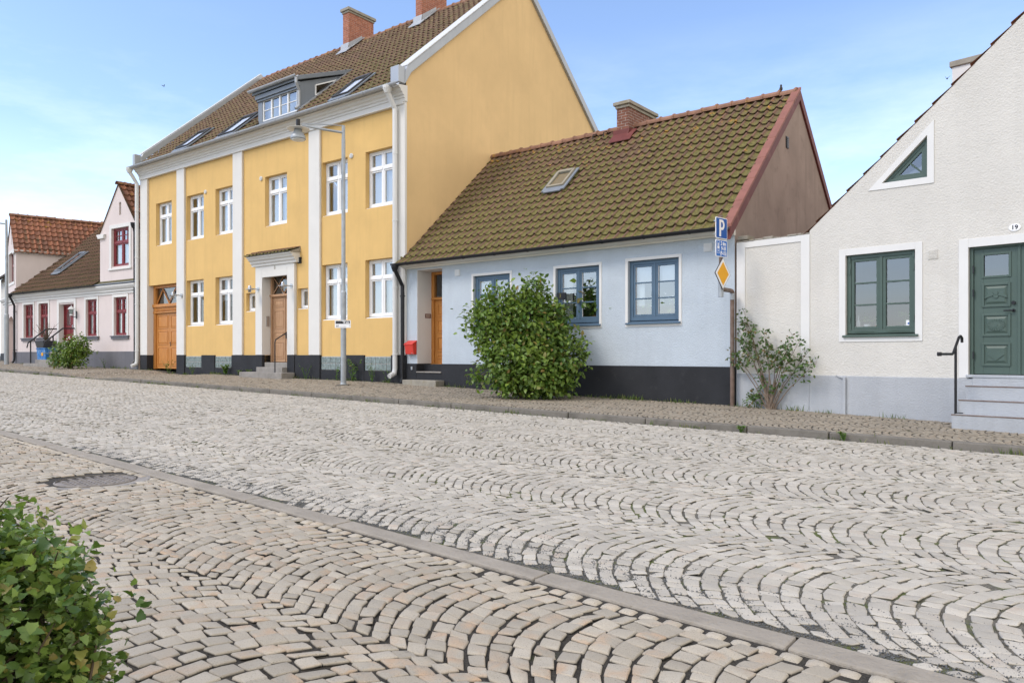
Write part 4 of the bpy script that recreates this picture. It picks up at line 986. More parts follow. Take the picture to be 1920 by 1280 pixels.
# double door
y = .085; mb = MB(); a, b = door[0]+.003, door[1]-.003; zf = .985
mb.box(a, a+.05, y-.03, y+.06, zf, 3.05); mb.box(b-.05, b, y-.03, y+.06, zf, 3.05); mb.box(a+.05, b-.05, y-.03, y+.06, 3.005, 3.05)
dd = mb.build('double_door', M['green_frame'], HW, bevel=.004)
xm = (a+b)/2
for lf, (c, d) in enumerate(((a+.054, xm-.003), (xm+.003, b-.054))):
    mb = MB(); w = d-c; g0, g1 = c+.135, d-.135
    # leaf as stiles and rails round the glazed light
    mb.box(c, g0, y, y+.05, zf+.01, 3.0); mb.box(g1, d, y, y+.05, zf+.01, 3.0); mb.box(g0, g1, y, y+.05, zf+.01, 2.56); mb.box(g0, g1, y, y+.05, 2.90, 3.0)
    frame_box(mb, g0-.03, g1+.03, 2.53, 2.93, y-.014, y, .035)
    for e, f in ((2.065, 2.445), (1.60, 1.96), (1.125, 1.495)): panel(mb, c+.112, d-.112, e, f, y, .02, .034)
    cx = (c+d)/2; yy = y-.014
    for s_ in (-1, 1):   # winged ornament
        mb.prism([(cx+s_*.02, 2.25), (cx+s_*.06, 2.30), (cx+s_*.10, 2.285), (cx+s_*.17, 2.20), (cx+s_*.12, 2.215), (cx+s_*.06, 2.235)], yy-.014, yy)
    mb.disc_y(cx, 2.285, .03, yy-.02, yy, 12); mb.disc_y(cx, 2.235, .035, yy-.016, yy, 12)
    for j in range(20):  # rosette
        an = 2*math.pi*j/20; ca, sa = math.cos(an), math.sin(an)
        mb.prism([(cx+.018*ca-.006*sa, 1.78+.018*sa+.006*ca), (cx+.018*ca+.006*sa, 1.78+.018*sa-.006*ca), (cx+.125*ca+.013*sa, 1.78+.095*sa-.011*ca), (cx+.125*ca-.013*sa, 1.78+.095*sa+.011*ca)], yy-.012, yy+.004)
    mb.disc_y(cx, 1.78, .028, yy-.016, yy, 12)
    mb.prism([(cx-.12, 1.31), (cx, 1.21), (cx+.12, 1.31), (cx, 1.41)], yy-.012, yy)
    leaf = mb.build('door_leaf', M['green_frame'], dd, bevel=.003)
    MB().quad((g0, y+.02, 2.56), (g1, y+.02, 2.56), (g1, y+.02, 2.90), (g0, y+.02, 2.90)).build('pane', M['glass_dark'], leaf)
mb = MB(); mb.box(xm-.02, xm+.02, y-.02, y-.001, zf+.01, 3.0); mb.build('cover_strip', M['green_frame'], dd, bevel=.003)
mb = MB(); mb.disc_y(xm-.075, 2.12, .028, y-.03, y, 16); mb.disc_y(xm-.075, 2.0, .024, y-.02, y, 16); mb.tube([(xm-.075, y-.02, 2.0), (xm-.075, y-.05, 2.0), (xm-.20, y-.055, 2.0)], .01, 8); mb.build('handle', M['black_metal'], dd)
mb = MB()
for zz in (1.3, 2.3, 2.68): mb.box(a+.045, a+.062, y-.045, y-.025, zz-.06, zz+.06)
mb.build('hinge', M['black_metal'], dd)
mb = MB(); trim_band(mb, 4.045, 5.683, .93, 3.175, .138, -.014, 0, bottom=False); mb.build('door_surround', M['white_smooth'], HW, bevel=.004)
mb = MB(); mb.box(4.16, 5.57, -.06, .14, .94, .985); mb.build('threshold', M['zinc'], HW, bevel=.005)
# steps with rusty nosings
mb = MB(); nos = MB(); L0, L1 = 4.25, 5.60
for i, (z1, yf) in enumerate(((.94, -.05), (.815, -.34), (.605, -.64), (.395, -.94))):
    yb = (0, -.0505, -.3405, -.6405)[i]; mb.box(L0-.012*i, L1+.012*i, yf, yb, 0, z1)
    if i: nos.box(L0-.012*i-.004, L1+.012*i+.004, yf-.006, yf+.02, z1-.012, z1+.004)
st = mb.build('steps', M['blue_grey_plinth'], HW, bevel=.01); nos.build('nosing', M['rust'], st)
xo, zo = FW.un(1749, 476.5); mb = MB(); mb.box(xo-.075, xo+.075, -.012, 0, zo-.08, zo+.08)
for i in range(6):
    for j in range(6): mb.box(xo-.062+i*.022, xo-.05+i*.022, -.017, -.012, zo-.066+j*.023, zo-.054+j*.023)
mb.build('vent', M['white_render'], HW)
# roof: slopes to left and right of the ridge
k = math.hypot(1, KW); usl = (1/k, 0, KW/k); usr = (-1/k, 0, KW/k)
mb = MB(); mb.prism([(X0-.15, zr_w(X0-.15)-.03), (XR, zr_w(XR)-.03), (X1+.15, ZE-KW*.15-.03), (X1+.15, ZE-KW*.15+.02), (XR, zr_w(XR)+.02), (X0-.15, zr_w(X0-.15)+.02)], .12, WD+.1); rf = mb.build('roof', M['red_clay'], HW)
tiles('roof_tiles', M['tile_orange'], rf, (X0-.13, -.012, zr_w(X0-.13)-.004), (0,1,0), usl, WD+.1, (XR-X0+.13)*k, .235, .39, lift=.04, hs=.6)
tiles('roof_tiles', M['tile_orange'], rf, (X1+.17, -.03, ZE-KW*.17+.02), (0,1,0), usr, WD+.1, (XR-X0+.17)*k, .235, .39, lift=.055, hs=.8)
ridge(rf, (XR, -.03, zr_w(XR)+.05), (XR, WD+.1, zr_w(XR)+.05))
yc = 3.2; xa, zt = FW.un(1785, 116, yc); xb = xa + 1.2
chimney(HW, xa, xb, yc, yc+.7, zr_w(xa)-.3, zt-.12, M['white_smooth'], M['stone_cap'], .12, .04)

# ================================================================== PINK HOUSE
HP = house('pink_house', FP, 'pale pink house with two gabled dormers and dark red windows')
PE = 4.30; KP = .87; zr_p = lambda y: PE + .20 + KP*y
pw = [(.87, 1.85), (2.42, 3.36), (6.86, 7.81), (9.22, 10.23)]
holes = [rect(a, b, 2.14, 3.74) for a, b in pw] + [rect(4.42, 5.85, 1.2, 3.62)]
wall = MB(); wall.wall([(0, 0), (11.1, 0), (11.1, PE), (0, PE)], holes, 0, [.1]*4 + [.3])
# right dormer front, flush above the eave
DX0, DX1, DZ = 8.05, 11.1, 6.55; DM = (DX0+DX1)/2; DA = 8.5
wall.wall([(DX0, PE), (DX1, PE), (DX1, DZ), (DM, DA), (DX0, DZ)], [rect(9.02, 10.43, 5.05, 6.66), rect(9.60, 9.76, 7.2, 7.74)], 0, [.1, .08])
dd_ = 4.6
wall.quad((DX0, 0, PE), (DX0, (DZ-PE)/KP, DZ), (DX0, 0, DZ)); wall.quad((DX1, 0, 0), (DX1, 9.2, 0), (DX1, 9.2, PE), (DX1, 4.65, 8.5), (DX1, 2, DZ), (DX1, 0, DZ)); wall.quad((-3, 9.2, 0), (DX1, 9.2, 0), (DX1, 9.2, PE), (-3, 9.2, PE))
wall.build('wall', M['pink_render'], HP)
mb = MB(); mb.box(9.595, 9.765, .07, .09, 7.19, 7.75); mb.build('slit_shutter', M['curtain_grey'], HP)
for q in ((0, 4.40), (5.87, 11.1)): MB().box(q[0], q[1], -.03, 0, 0, 1.455).build('plinth', M['grey_plinth'], HP, bevel=.01)
for i, (a, b) in enumerate(pw):
    w_ = window(HP, a, b, 2.14, 3.74, .08, M['red_frame'], 2, .36, top_grid=(2, 2), fw=.05, sw=.04, bar=.025, curtain=[(0,1,0,.4,.004), (0,.2,0,.99,.01), (.8,1,0,.99,.01)] if i < 2 else [(0,.25,0,.99,.01), (.75,1,0,.99,.01), (0,1,0,.99,.004)][:3-(i==3)], glass=M['glass'])
    mb = MB(); trim_band(mb, a-.125, b+.12, 2.08, 3.86, .118, -.03, 0, bottom=False); mb.build('surround', M['white_smooth'], w_, bevel=.006)
    mb = MB(); mb.box(a-.2, b+.2, -.1, .0, 2.07, 2.12); mb.box(a-.16, b+.16, -.07, .0, 1.97, 2.068); mb.box(a+.0, b-.0, .0, .08, 2.09, 2.139); mb.build('sill', M['grey_plinth'], w_, bevel=.006)
w_ = window(HP, 9.02, 10.43, 5.05, 6.66, .08, M['red_frame'], 2, .36, top_grid=(2, 2), fw=.06, sw=.05, bar=.028, curtain=[(0,1,0,.97,.004)])
mb = MB(); trim_band(mb, 8.86, 10.56, 4.98, 6.82, .155, -.03, 0, bottom=False); mb.box(8.80, 10.62, -.06, 0, 4.90, 4.975); mb.build('surround', M['white_smooth'], w_, bevel=.006)
# door
mb = MB(); y = .22; mb.box(4.423, 4.5, y-.04, y+.06, 1.86, 3.61); mb.box(5.77, 5.847, y-.04, y+.06, 1.86, 3.61); mb.box(4.5, 5.77, y-.04, y+.06, 3.53, 3.61)
pd = mb.build('double_door', M['red_frame'], HP, bevel=.005)
mb = MB(); xm = 5.135
for c, d in ((4.505, xm-.004), (xm+.004, 5.765)):
    mb.box(c, d, y, y+.05, 1.86, 3.52); panel(mb, c+.1, d-.1, 1.92, 2.16, y, .015, .03); panel(mb, c+.1, d-.1, 2.22, 2.5, y, .015, .03); frame_box(mb, c+.11, d-.11, 2.62, 3.40, y-.012, y, .03)
mb.build('door_leaf', M['red_frame'], pd, bevel=.003)
mb = MB()
for c, d in ((4.505, xm-.004), (xm+.004, 5.765)):
    cx = (c+d)/2; w = (d-c)/2-.16
    mb.prism([(cx-w, 2.66), (cx+w, 2.66), (cx+w, 3.1)] + [(cx+w*math.cos(t_*math.pi/8), 3.1+.24*math.sin(t_*math.pi/8)) for t_ in range(1, 8)] + [(cx-w, 3.1)], y-.006, y)
mb.build('pane', M['glass_dark'], pd); handle(pd, xm+.06, y, 2.6, 1, M['steel'])
mb = MB(); trim_band(mb, 4.25, 5.98, 1.462, 3.86, .17, -.035, 0, bottom=False); mb.box(4.415, 4.425, -.03, .22, 1.46, 3.62); mb.build('door_surround', M['white_smooth'], HP, bevel=.006)
mb = MB(); gz = .78; mb.box(4.35, 5.9, -1.0, -.032, .4, 1.10); mb.box(4.35, 5.9, -.7, -.033, 1.1, 1.45); mb.box(4.424, 5.846, -.36, .3, 1.3, 1.84); mb.box(3.9, 6.3, -1.3, -1.0, .4, .93); mb.build('steps', M['granite'], HP, bevel=.012)
# cornice, gutter, pipe
mb = MB(); mb.prism_x([(0, 3.88), (-.04, 3.88), (-.04, 3.98), (-.10, 4.0), (-.10, 4.06), (-.17, 4.12), (-.22, 4.2), (-.22, 4.26), (0, 4.28)], -.03, 11.12); mb.build('cornice', M['white_smooth'], HP)
mb = MB(); gutter(mb, -.1, 8.1, -.32, 4.30, .06); mb.build('gutter', M['black_metal'], HP)
mb = MB(); mb.hexa([(8.02,-.26,4.29),(11.12,-.26,4.29),(11.12,0,4.29),(8.02,0,4.29),(8.02,-.26,4.31),(11.12,-.26,4.31),(11.12,0,4.40),(8.02,0,4.40)]); mb.build('apron', M['zinc_blue'], HP)
downpipe(HP, .06, -.30, -.10, 4.28, .93, .05, M['black_metal'], -.1)
mb = MB(); mb.tube([(10.98, -.15, 6.6), (10.98, -.1, 6.35), (10.98, -.08, 1.1), (10.98, -.2, .9)], .05, 8); mb.lathe([(.12, .0), (.1, -.1), (.05, -.22)], (10.98, -.15, 6.72), 8); mb.build('downpipe', M['black_metal'], HP)
# main roof
k = math.hypot(1, KP); us = (0, 1/k, KP/k); nP = Vector((0, -KP, 1)).normalized()
mb = MB(); mb.add([(-.05, -.2, zr_p(-.2)-.03), (11.05, -.2, zr_p(-.2)-.03), (11.05, 4.65, zr_p(4.65)-.03), (-3.2, 4.65, zr_p(4.65)-.03), (11.05, 9.3, zr_p(0)-.03), (-3.2, 9.3, zr_p(0)-.03)], [(0, 1, 2, 3), (3, 2, 4, 5)]); rf = mb.build('roof', M['tile_pink'], HP)
def p_keep(u, s):
    x = -3.2+u; y = -.25 + s/k
    if x < -.75*max(y, 0)*.9 - .02: return False
    if DX0-.02 < x and zr_p(y) < min(DZ, 99) and x > DX0-.02: return False
    if x > DX0-.05 and y < 4.6 and zr_p(y) < DZ + (DA-DZ)*max(0, 1-abs(x-DM)/((DX1-DX0)/2)): return False
    return True
tiles('roof_tiles', M['tile_pink'], rf, (-3.2, -.25, zr_p(-.25)-.01), (1,0,0), us, 14.25, 4.88*k, .235, .345, keep=p_keep, hs=1.3, lift=.055)
ridge(rf, (-3.2, 4.65, zr_p(4.65)), (8.6, 4.65, zr_p(4.65)), .12, .4)
# right dormer roof (two slopes running back)
hw = (DX1-DX0)/2; KD = (DA-DZ)/hw; kd = math.hypot(1, KD)
dr = MB(); dr.add([(DX0-.12, -.05, DZ-.12*KD), (DM, -.05, DA), (DX1+.02, -.05, DZ-.02*KD), (DX0-.12, 4.6, DZ-.12*KD), (DM, 4.6, DA), (DX1+.02, 4.6, DZ-.02*KD)], [(0, 1, 4, 3), (1, 2, 5, 4)])
drr = dr.build('dormer_roof', M['tile_orange'], HP)
tiles('roof_tiles', M['tile_orange'], drr, (DX0-.10, .03, DZ-.10*KD+.0), (0,1,0), (1/kd, 0, KD/kd), 4.7, (hw+.16)*kd, .235, .34, hs=1.1)
tiles('roof_tiles', M['tile_orange'], drr, (DX1+.3, .0, DZ-.3*KD+.02), (0,1,0), (-1/kd, 0, KD/kd), 4.7, (hw+.3)*kd, .235, .34, hs=1.1)
ridge(drr, (DM, -.1, DA+.04), (DM, 4.6, DA+.04), .12, .4)
mb = MB(); mb.prism([(DX0-.14, DZ-.05), (DX0-.12, DZ-.12), (DX0-.06, DZ-.16), (DX0-.04, DZ-.24), (DX0+.42, DZ-.24), (DX0+.44, DZ-.16), (DX0+.5, DZ-.05)], -.10, -.002); mb.build('dormer_moulding', M['white_smooth'], HP, bevel=.015)
sky_on(FP, [(102, 512), (116, 508), (166, 473), (150, 476)], 4.60, KP, HP, nP, M['zinc_blue'], M['glass_sky'])
# turned end of the pink house, its own line of front
e = bpy.data.objects.new('turned_wing', None)
ca, sa = math.cos(FQ.ang()-FP.ang()), math.sin(FQ.ang()-FP.ang())
def qbuild(mb, name, m_, **kw):
    mb.v = [(x*ca - y*sa, x*sa + y*ca, z) for x, y, z in mb.v]; return mb.build(name, m_, HP, **kw)
ax0 = FQ.un(16, 600)[0]; ax1 = FQ.un(25, 600)[0]; at_ = FQ.un(20, 595)[1]; az = FQ.un(20, 662)[1]
arch = [(ax0, 0.4), (ax1, 0.4), (ax1, at_-.3)] + [((ax0+ax1)/2 + (ax1-ax0)/2*math.cos(math.pi*i/8), at_-.3+.35*math.sin(math.pi*i/8)) for i in range(1, 8)] + [(ax0, at_-.3)]
QL = FQ.un(8.5, 600)[0]; qa = FQ.un(13.5, 450)[0]; QD0, QD1 = qa, -.02; QM = (QD0+QD1)/2
wx0, wx1 = FQ.un(17.5, 500)[0], FQ.un(27, 500)[0]
mb = MB(); mb.wall([(QL, 0), (0, 0), (0, PE), (QL, PE)], [arch], 0, .3)
mb.wall([(QD0, PE), (QD1, PE), (QD1, 6.5), (QM, 8.4), (QD0, 6.5)], [rect(wx0, wx1, 4.95, 6.5), rect(QM-.08, QM+.08, 6.95, 7.6)], 0, [.18, .1])
mb.quad((QD1, 0, PE), (QD1, 5.4, PE+2.2), (QD1, 5.2, 6.5), (QD1, 0, 6.5)); mb.quad((QL, 0, 0), (QL, 6, 0), (QL, 6, PE), (QL, 0, PE)); mb.quad((QD0,0,PE),(QD0,6,PE),(QD0,6,6.5),(QD0,0,6.5))
qbuild(mb, 'wall', M['pink_render'])
mb = MB(); mb.quad((ax0, .3, .4), (ax1, .3, .4), (ax1, .3, at_), (ax0, .3, at_)); qbuild(mb, 'arched_door', mat('dull pink door', (.38, .25, .22), .8))
for q in ((QL, ax0), (ax1, .0)): mb = MB(); mb.box(q[0], q[1], -.03, 0, 0, 1.46); qbuild(mb, 'plinth', M['grey_plinth'])
mb = MB(); mb.prism_x([(0, 3.88), (-.04, 3.88), (-.04, 3.98), (-.10, 4.0), (-.10, 4.06), (-.17, 4.12), (-.22, 4.2), (-.22, 4.26), (0, 4.28)], QL-.1, .02)
mb.box(QD1-.5, QD1+.1, -.1, .4, 6.35, 6.5); mb.box(QD0-.1, QD0+.5, -.1, .0, 6.35, 6.5); mb.box(QD1+.002, QD1+.06, .4, 5., 6.35, 6.5); qbuild(mb, 'cornice', M['white_smooth'])
mb = MB(); frame_box(mb, wx0, wx1, 4.95, 6.5, .13, .2, .06); mb.box((wx0+wx1)/2-.04, (wx0+wx1)/2+.04, .125, .2, 5.01, 6.44); mb.box(wx0+.06, wx1-.06, .12, .2, 5.85, 5.93); w_ = qbuild(mb, 'window', M['red_frame'])
mb = MB(); mb.v = []; mb.quad((wx0, .16, 4.95), (wx1, .16, 4.95), (wx1, .16, 6.5), (wx0, .16, 6.5)); mb.v = [(x*ca - y*sa, x*sa + y*ca, z) for x, y, z in mb.v]; mb.build('pane', M['glass'], w_)
mb = MB(); trim_band(mb, wx0-.14, wx1+.14, 4.85, 6.62, .135, -.03, 0); mb.v = [(x*ca - y*sa, x*sa + y*ca, z) for x, y, z in mb.v]; mb.build('surround', M['white_smooth'], w_)
hq = (QD1-QD0)/2; kq0 = 1.9/hq; kq = math.hypot(1, kq0)
rot = lambda p: (p[0]*ca - p[1]*sa, p[0]*sa + p[1]*ca, p[2])
mb = MB(); mb.add([rot(p) for p in [(QD0-.1, -.05, 6.5-.1*kq0), (QM, -.05, 8.4), (QD1+.1, -.05, 6.5-.1*kq0), (QD0-.1, 6, 6.5-.1*kq0), (QM, 6, 8.4), (QD1+.1, 6, 6.5-.1*kq0)]], [(0, 1, 4, 3), (1, 2, 5, 4)]); dq = mb.build('dormer_roof', M['tile_orange'], HP)
tiles('roof_tiles', M['tile_orange'], dq, rot((QD1+.14, -.1, 6.5-.14*kq0+.02)), rot((0, 1, 0)), rot((-1/kq, 0, kq0/kq)), 6., (hq+.14)*kq, .25, .34, hs=1.2)
ridge(dq, rot((QM, -.1, 8.44)), rot((QM, 5.6, 8.44)), .12, .4)

for hs_, q in ((HY, (.1,15.4,.02,YD)), (HB, (.02,BL,.02,BD)), (HW, (X0,X1,.02,WD)), (HP, (.05,DX1,.02,9.2))):
    mb = MB(); mb.box(q[0]+.02, q[1]-.02, q[2], q[3]-.02, -.4, .32); mb.build('light_stop_floor', M['dark'], hs_)  # unseen black slabs added to stop light leaking in under the walls
# ================================================================== HOUSE AT THE FAR LEFT
fx, fy = FQ.pt(QL-.05, .6)
HF = thing('white_cottage', 'white cottage with orange tiled roof cut by the left picture edge', 'house', (fx, fy, 0), FQ.ang())
mb = MB(); mb.wall([(-7, 0), (0, 0), (0, 5.9), (-7, 5.9)], [rect(-2.6, -1.6, 2.3, 3.8), rect(-5.2, -4.2, 2.3, 3.8)], 0, .12); mb.quad((0,0,0),(0,7,0),(0,7,5.9),(0,3.5,8.2),(0,0,5.9)); mb.quad((-7,0,0),(-7,7,0),(-7,7,5.9),(-7,3.5,8.2),(-7,0,5.9)); mb.quad((-7,7,0),(0,7,0),(0,7,5.9),(-7,7,5.9))
mb.build('wall', M['white_render'], HF)
mb = MB(); mb.box(-7, 0, -.03, 0, 0, 1.4); mb.build('plinth', M['black_plinth'], HF)
mb = MB(); mb.prism_x([(-.3, 5.72), (3.5, 8.2), (7.3, 5.72), (7.3, 5.78), (3.5, 8.27), (-.3, 5.78)], -7, 0); rf = mb.build('roof', M['tile_orange'], HF)
kf = math.hypot(3.8, 2.48); tiles('roof_tiles', M['tile_orange'], rf, (-7, -.34, 5.78), (1,0,0), (0, 3.8/kf, 2.48/kf), 7, kf, .24, .35)
mb = MB(); gutter(mb, -7, .05, -.36, 5.78, .06); mb.build('gutter', M['black_metal'], HF)
for a in (-2.6, -5.2): window(HF, a, a+1, 2.3, 3.8, .1, M['white_frame'], 2, .31, curtain=[(0,1,0,.99,.004)], sill=.05)

# ================================================================== STREET FURNITURE
def loc_of(fr, x, y, z=0.): a, b = fr.pt(x, y); return (a, b, z)
def gz(x, y): return float(ground_z(*to_street(x, y)))
# street lamp in front of the yellow house
Yl = (EYE-.64)*F/(713-CY); lx = (643.5-CX)/F*Yl
Yl = 20.6; lx = (644-CX)/F*Yl; g0 = gz(lx, Yl)
t = thing('street_lamp', 'grey street lamp with single arm before the yellow house', 'street lamp', (lx, Yl, g0))
S = F/Yl; H = lambda py: EYE + (CY-py)/S - g0
mb = MB(); mb.tube([(0,0,0), (0,0,H(548)), (0,0,H(545)), (0,0,H(262)), (0,0,H(260)), (0,0,H(236))], [.075, .075, .056, .052, .046, .046], 14); mb.lathe([(.09, 0), (.09, .03), (.076, .06)], (0,0,0), 14); mb.build('pole', M['galv'], t, smooth=False)
mb = MB(); mb.box(-.16, .16, -.16, .16, -.02, .02); mb.build('base_plate', M['kerbstone'], t, bevel=.006)
# arm reaches out over the road
ad = Vector((-.62, -.78, 0)); ad = Vector((-.93, -.36, 0)).normalized()
def reach(px):     # distance along ad until pixel column px
    s_ = (px-CX)/F; return (s_*Yl - lx)/(ad.x - s_*ad.y)
dl = reach(559); Ya = Yl + ad.y*dl
hz = lambda py, d: EYE + (CY-py)/F*(Yl+ad.y*d) - g0
mb = MB(); mb.tube([(0,0,H(249)), tuple(ad*dl*.5 + Vector((0,0,hz(242, dl*.5)))), tuple(ad*(dl-.1) + Vector((0,0,hz(234, dl))))], [.034, .034, .03], 10)
mb.tube([(0,0,H(236)), tuple(ad*dl*.55 + Vector((0,0,hz(233, dl*.55)))), tuple(ad*dl*.93 + Vector((0,0,hz(232, dl))))], .012, 6); mb.build('arm', M['galv'], t)
c = ad*dl; zb = hz(262, dl); hh = lambda py: hz(py, dl)
zt = hh(224); zr_ = hh(240)
mb = MB(); mb.lathe([(.055, 0), (.055, zt-hh(236))], (c.x, c.y, hh(236)), 14); mb.build('ballast_tube', M['black_metal'], t)
mb = MB(); mb.lathe([(.30, zr_-.035), (.305, zr_-.025), (.08, zr_+.02), (.05, zr_+.03)], (c.x, c.y, 0), 28); mb.build('canopy', M['lamp_glass'], t, smooth=False)
mb = MB(); mb.lathe([(.195, zb), (.205, zb+.03), (.185, zb+.10), (.12, zb+.20), (.09, zr_)], (c.x, c.y, 0), 24); mb.build('lamp_shade', M['galv'], t, smooth=True)
mb = MB(); mb.lathe([(.06, zb-.035), (.14, zb-.025), (.19, zb-.001)], (c.x, c.y, 0), 20); mb.build('bulb_cover', M['lamp_glass'], t, smooth=True)
# estate agent's board strapped to the lamp post
t2 = thing('for_sale_sign', 'small white and black for sale board strapped to lamp post', 'sign', (lx, Yl-.075, EYE + (CY-607.7)/S), R(-8))
bw, bh = 31/S, 14.2/S
mb = MB(); mb.box(-bw*.5, bw*.5, -.012, 0, -bh/2, bh/2); mb.build('board', M['sign_white'], t2, bevel=.004)
mb = MB(); mb.box(-bw*.44, bw*.45, -.0145, -.0121, bh*.04, bh*.42); mb.build('black_band', M['sign_black'], t2)
mb = MB(); mb.box(-bw*.40, -bw*.07, -.0165, -.0146, bh*.1, bh*.36); mb.build('blanked_field', mat('charcoal print', (.06, .06, .065), .6), t2)
text('Till salu', bh*.40, M['sign_white'], t2, (bw*.20, -.0146, bh*.22), (R(90), 0, 0), bold=.002, sx=.72)
mb = MB()
for i in range(2):
    x = -bw*.42 + i*bw*.085; mb.prism([(x, -bh*.38), (x+bw*.035, -bh*.38), (x+bw*.085, -bh*.12), (x+bw*.05, -bh*.12)], -.0145, -.0121)
mb.box(-bw*.26, -bw*.24, -.0145, -.0121, -bh*.4, -bh*.35); mb.build('logo', M['sign_black'], t2)
mb = MB()
for i in range(14): mb.box(-bw*.22 + i*bw*.032, -bw*.20 + i*bw*.032, -.0145, -.0121, -bh*.36, -bh*(.26 + .06*((i*7) % 3 == 0)))
mb.prism([(bw*.40, -bh*.30), (bw*.45, -bh*.18), (bw*.40, -bh*.06), (bw*.415, -bh*.06), (bw*.468, -bh*.18), (bw*.415, -bh*.30)], -.0145, -.0121); mb.build('small_print', M['sign_grey'], t2)
mb = MB(); mb.box(-.07, .07, .0, .14, -.02, .02); mb.build('strap', M['galv'], t2)
# lamp post cut by the left edge
Yp = 35.6; lx2 = (12.5-CX)/F*Yp; g2 = gz(lx2, Yp); S2 = F/Yp; H2 = lambda py: EYE + (CY-py)/S2 - g2
t = thing('street_lamp', 'slim grey street lamp beside the pink house at left edge', 'street lamp', (lx2, Yp, g2))
mb = MB(); mb.tube([(0,0,0), (0,0,H2(590)), (0,0,H2(588)), (0,0,H2(465)), (-.02,0,H2(412))], [.10, .10, .075, .06, .05], 12); mb.build('pole', M['galv'], t)
mb = MB(); mb.tube([(-.02,0,H2(420)), (-1.1,-.5,H2(417))], .035, 8); mb.build('arm', M['galv'], t)
mb = MB(); mb.lathe([(.2, -.3), (.2, -.27), (.12, -.12), (.06, 0)], (-1.1,-.5,H2(416)), 16); mb.build('lamp_shade', M['galv'], t)
# bent sign post
fb = FB; Yq = 15.06; bx = (1373-CX)/F*Yq; g3 = gz(bx, Yq); S3 = F/Yq; H3 = lambda py: EYE + (CY-py)/S3 - g3
t = thing('sign_post', 'rusty brown bent steel pipe post carrying three road signs', 'sign post', (bx, Yq, g3))
ox_, oy_ = -FB.ey[0]*.56, -FB.ey[1]*.56; Yu = Yq + oy_; SU = F/Yu; HU = lambda py: EYE + (CY-py)/SU - g3
mb = MB(); r_ = .042
mb.tube([(0,0,0), (0,0,H3(555)), (0,0,H3(549)), (ox_*.06,oy_*.06,H3(545.8)), (ox_*.14,oy_*.14,H3(545.3)), (ox_,oy_,H3(545.3))], r_, 12); mb.tube([(ox_,oy_,HU(546)), (ox_,oy_,HU(404))], r_*.85, 12); mb.build('pole', M['rust'], t)
mb = MB(); mb.tube([(ox_,oy_,HU(557)), (ox_,oy_,HU(527))], r_*1.25, 12); mb.tube([(0,0,H3(562)), (0,0,H3(550))], r_*1.2, 12); mb.build('clamp', M['galv'], t)
sd = Vector((.74, .67, 0)).normalized(); sa_ = math.atan2(sd.y, sd.x)
def sign(label, name, pyc, w, h, off=-.05):
    Ys = Yu-.05; return thing(name, label, 'road sign', ((1352.5-CX)/F*Ys, Ys, EYE + (CY-pyc)/F*Ys), sa_)
pw_, ph_ = .40, .41
def rrect(w, h, r_):
    out = []
    for cx, cy, a0 in ((w/2-r_, h/2-r_, 0), (-w/2+r_, h/2-r_, 90), (-w/2+r_, -h/2+r_, 180), (w/2-r_, -h/2+r_, 270)):
        for i in range(5): a = R(a0 + i*22.5); out.append((cx + r_*math.cos(a), cy + r_*math.sin(a)))
    return out
def plate(t, w, h, face, edge):
    mb = MB(); mb.prism(rrect(w, h, .03), -.006, .006); mb.build('plate', edge, t)
    mb = MB(); mb.prism(rrect(w-.03, h-.03, .022), -.009, -.0061); mb.build('face', face, t)
    mb = MB()
    for z in (h*.3, -h*.3): mb.box(-w*.5-.015, w*.42, .007, .03, z-.012, z+.012)
    mb.build('bracket', M['galv'], t)
t = sign('blue parking sign with white P at the post top', 'parking_sign', 428, pw_, ph_); plate(t, pw_, ph_, M['sign_blue'], M['sign_white'])
# the P, drawn as a stem and a bowl
mb = MB(); x0 = -.085; mb.box(x0, x0+.058, -.0115, -.0091, -.165, .165)
n = 14; o_, i_ = [], []
for j in range(n+1):
    a = R(90 - 180*j/n); o_.append((x0+.095+.085*math.cos(a), .065+.10*math.sin(a))); i_.append((x0+.09+.038*math.cos(a), .065+.052*math.sin(a)))
o_ = [(x0+.0585, .165)] + o_ + [(x0+.0585, -.035)]; i_ = [(x0+.0585, .117)] + i_ + [(x0+.0585, .013)]
for j in range(len(o_)-1): mb.prism([o_[j], i_[j], i_[j+1], o_[j+1]], -.0115, -.0091)
mb.build('letter_p', M['sign_white'], t)
t = sign('lighter blue parking hours plate below the P sign', 'parking_plate', 466, pw_, .335); plate(t, pw_, .335, M['sign_blue2'], M['sign_white'])
for s_, x, z in (('2 tim', .055, .095), ('9-18', .06, .0), ('(9-15)', .055, -.095)): text(s_, .105, M['sign_white'], t, (x, -.0091, z), (R(90), 0, 0), bold=.0035, sx=.82)
mb = MB(); frame_box(mb, -.165, -.075, -.10, .14, -.0112, -.0091, .006); mb.box(-.135, -.105, -.0112, -.0091, .05, .10); mb.disc_y(-.12, .015, .032, -.0112, -.0091, 14); mb.box(-.128, -.112, -.0112, -.0091, -.07, -.035); mb.build('disc_symbol', M['sign_white'], t)
t = thing('priority_sign', 'amber diamond priority road sign with white and black edge', 'road sign', ((1355-CX)/F*(Yu-.08), Yu-.08, EYE + (CY-513)/F*(Yu-.08)), sa_+R(3))
def dia(r_): return [(r_, 0), (0, r_*1.05), (-r_, 0), (0, -r_*1.05)]
for nm, r_, y0, y1, m_ in (('plate', .297, -.004, .008, 'sign_black'), ('white_border', .282, -.008, -.0041, 'sign_white'), ('amber_face', .215, -.012, -.0081, 'sign_amber')):
    mb = MB(); mb.prism(dia(r_), y0, y1); mb.build(nm, M[m_], t, bevel=.0)
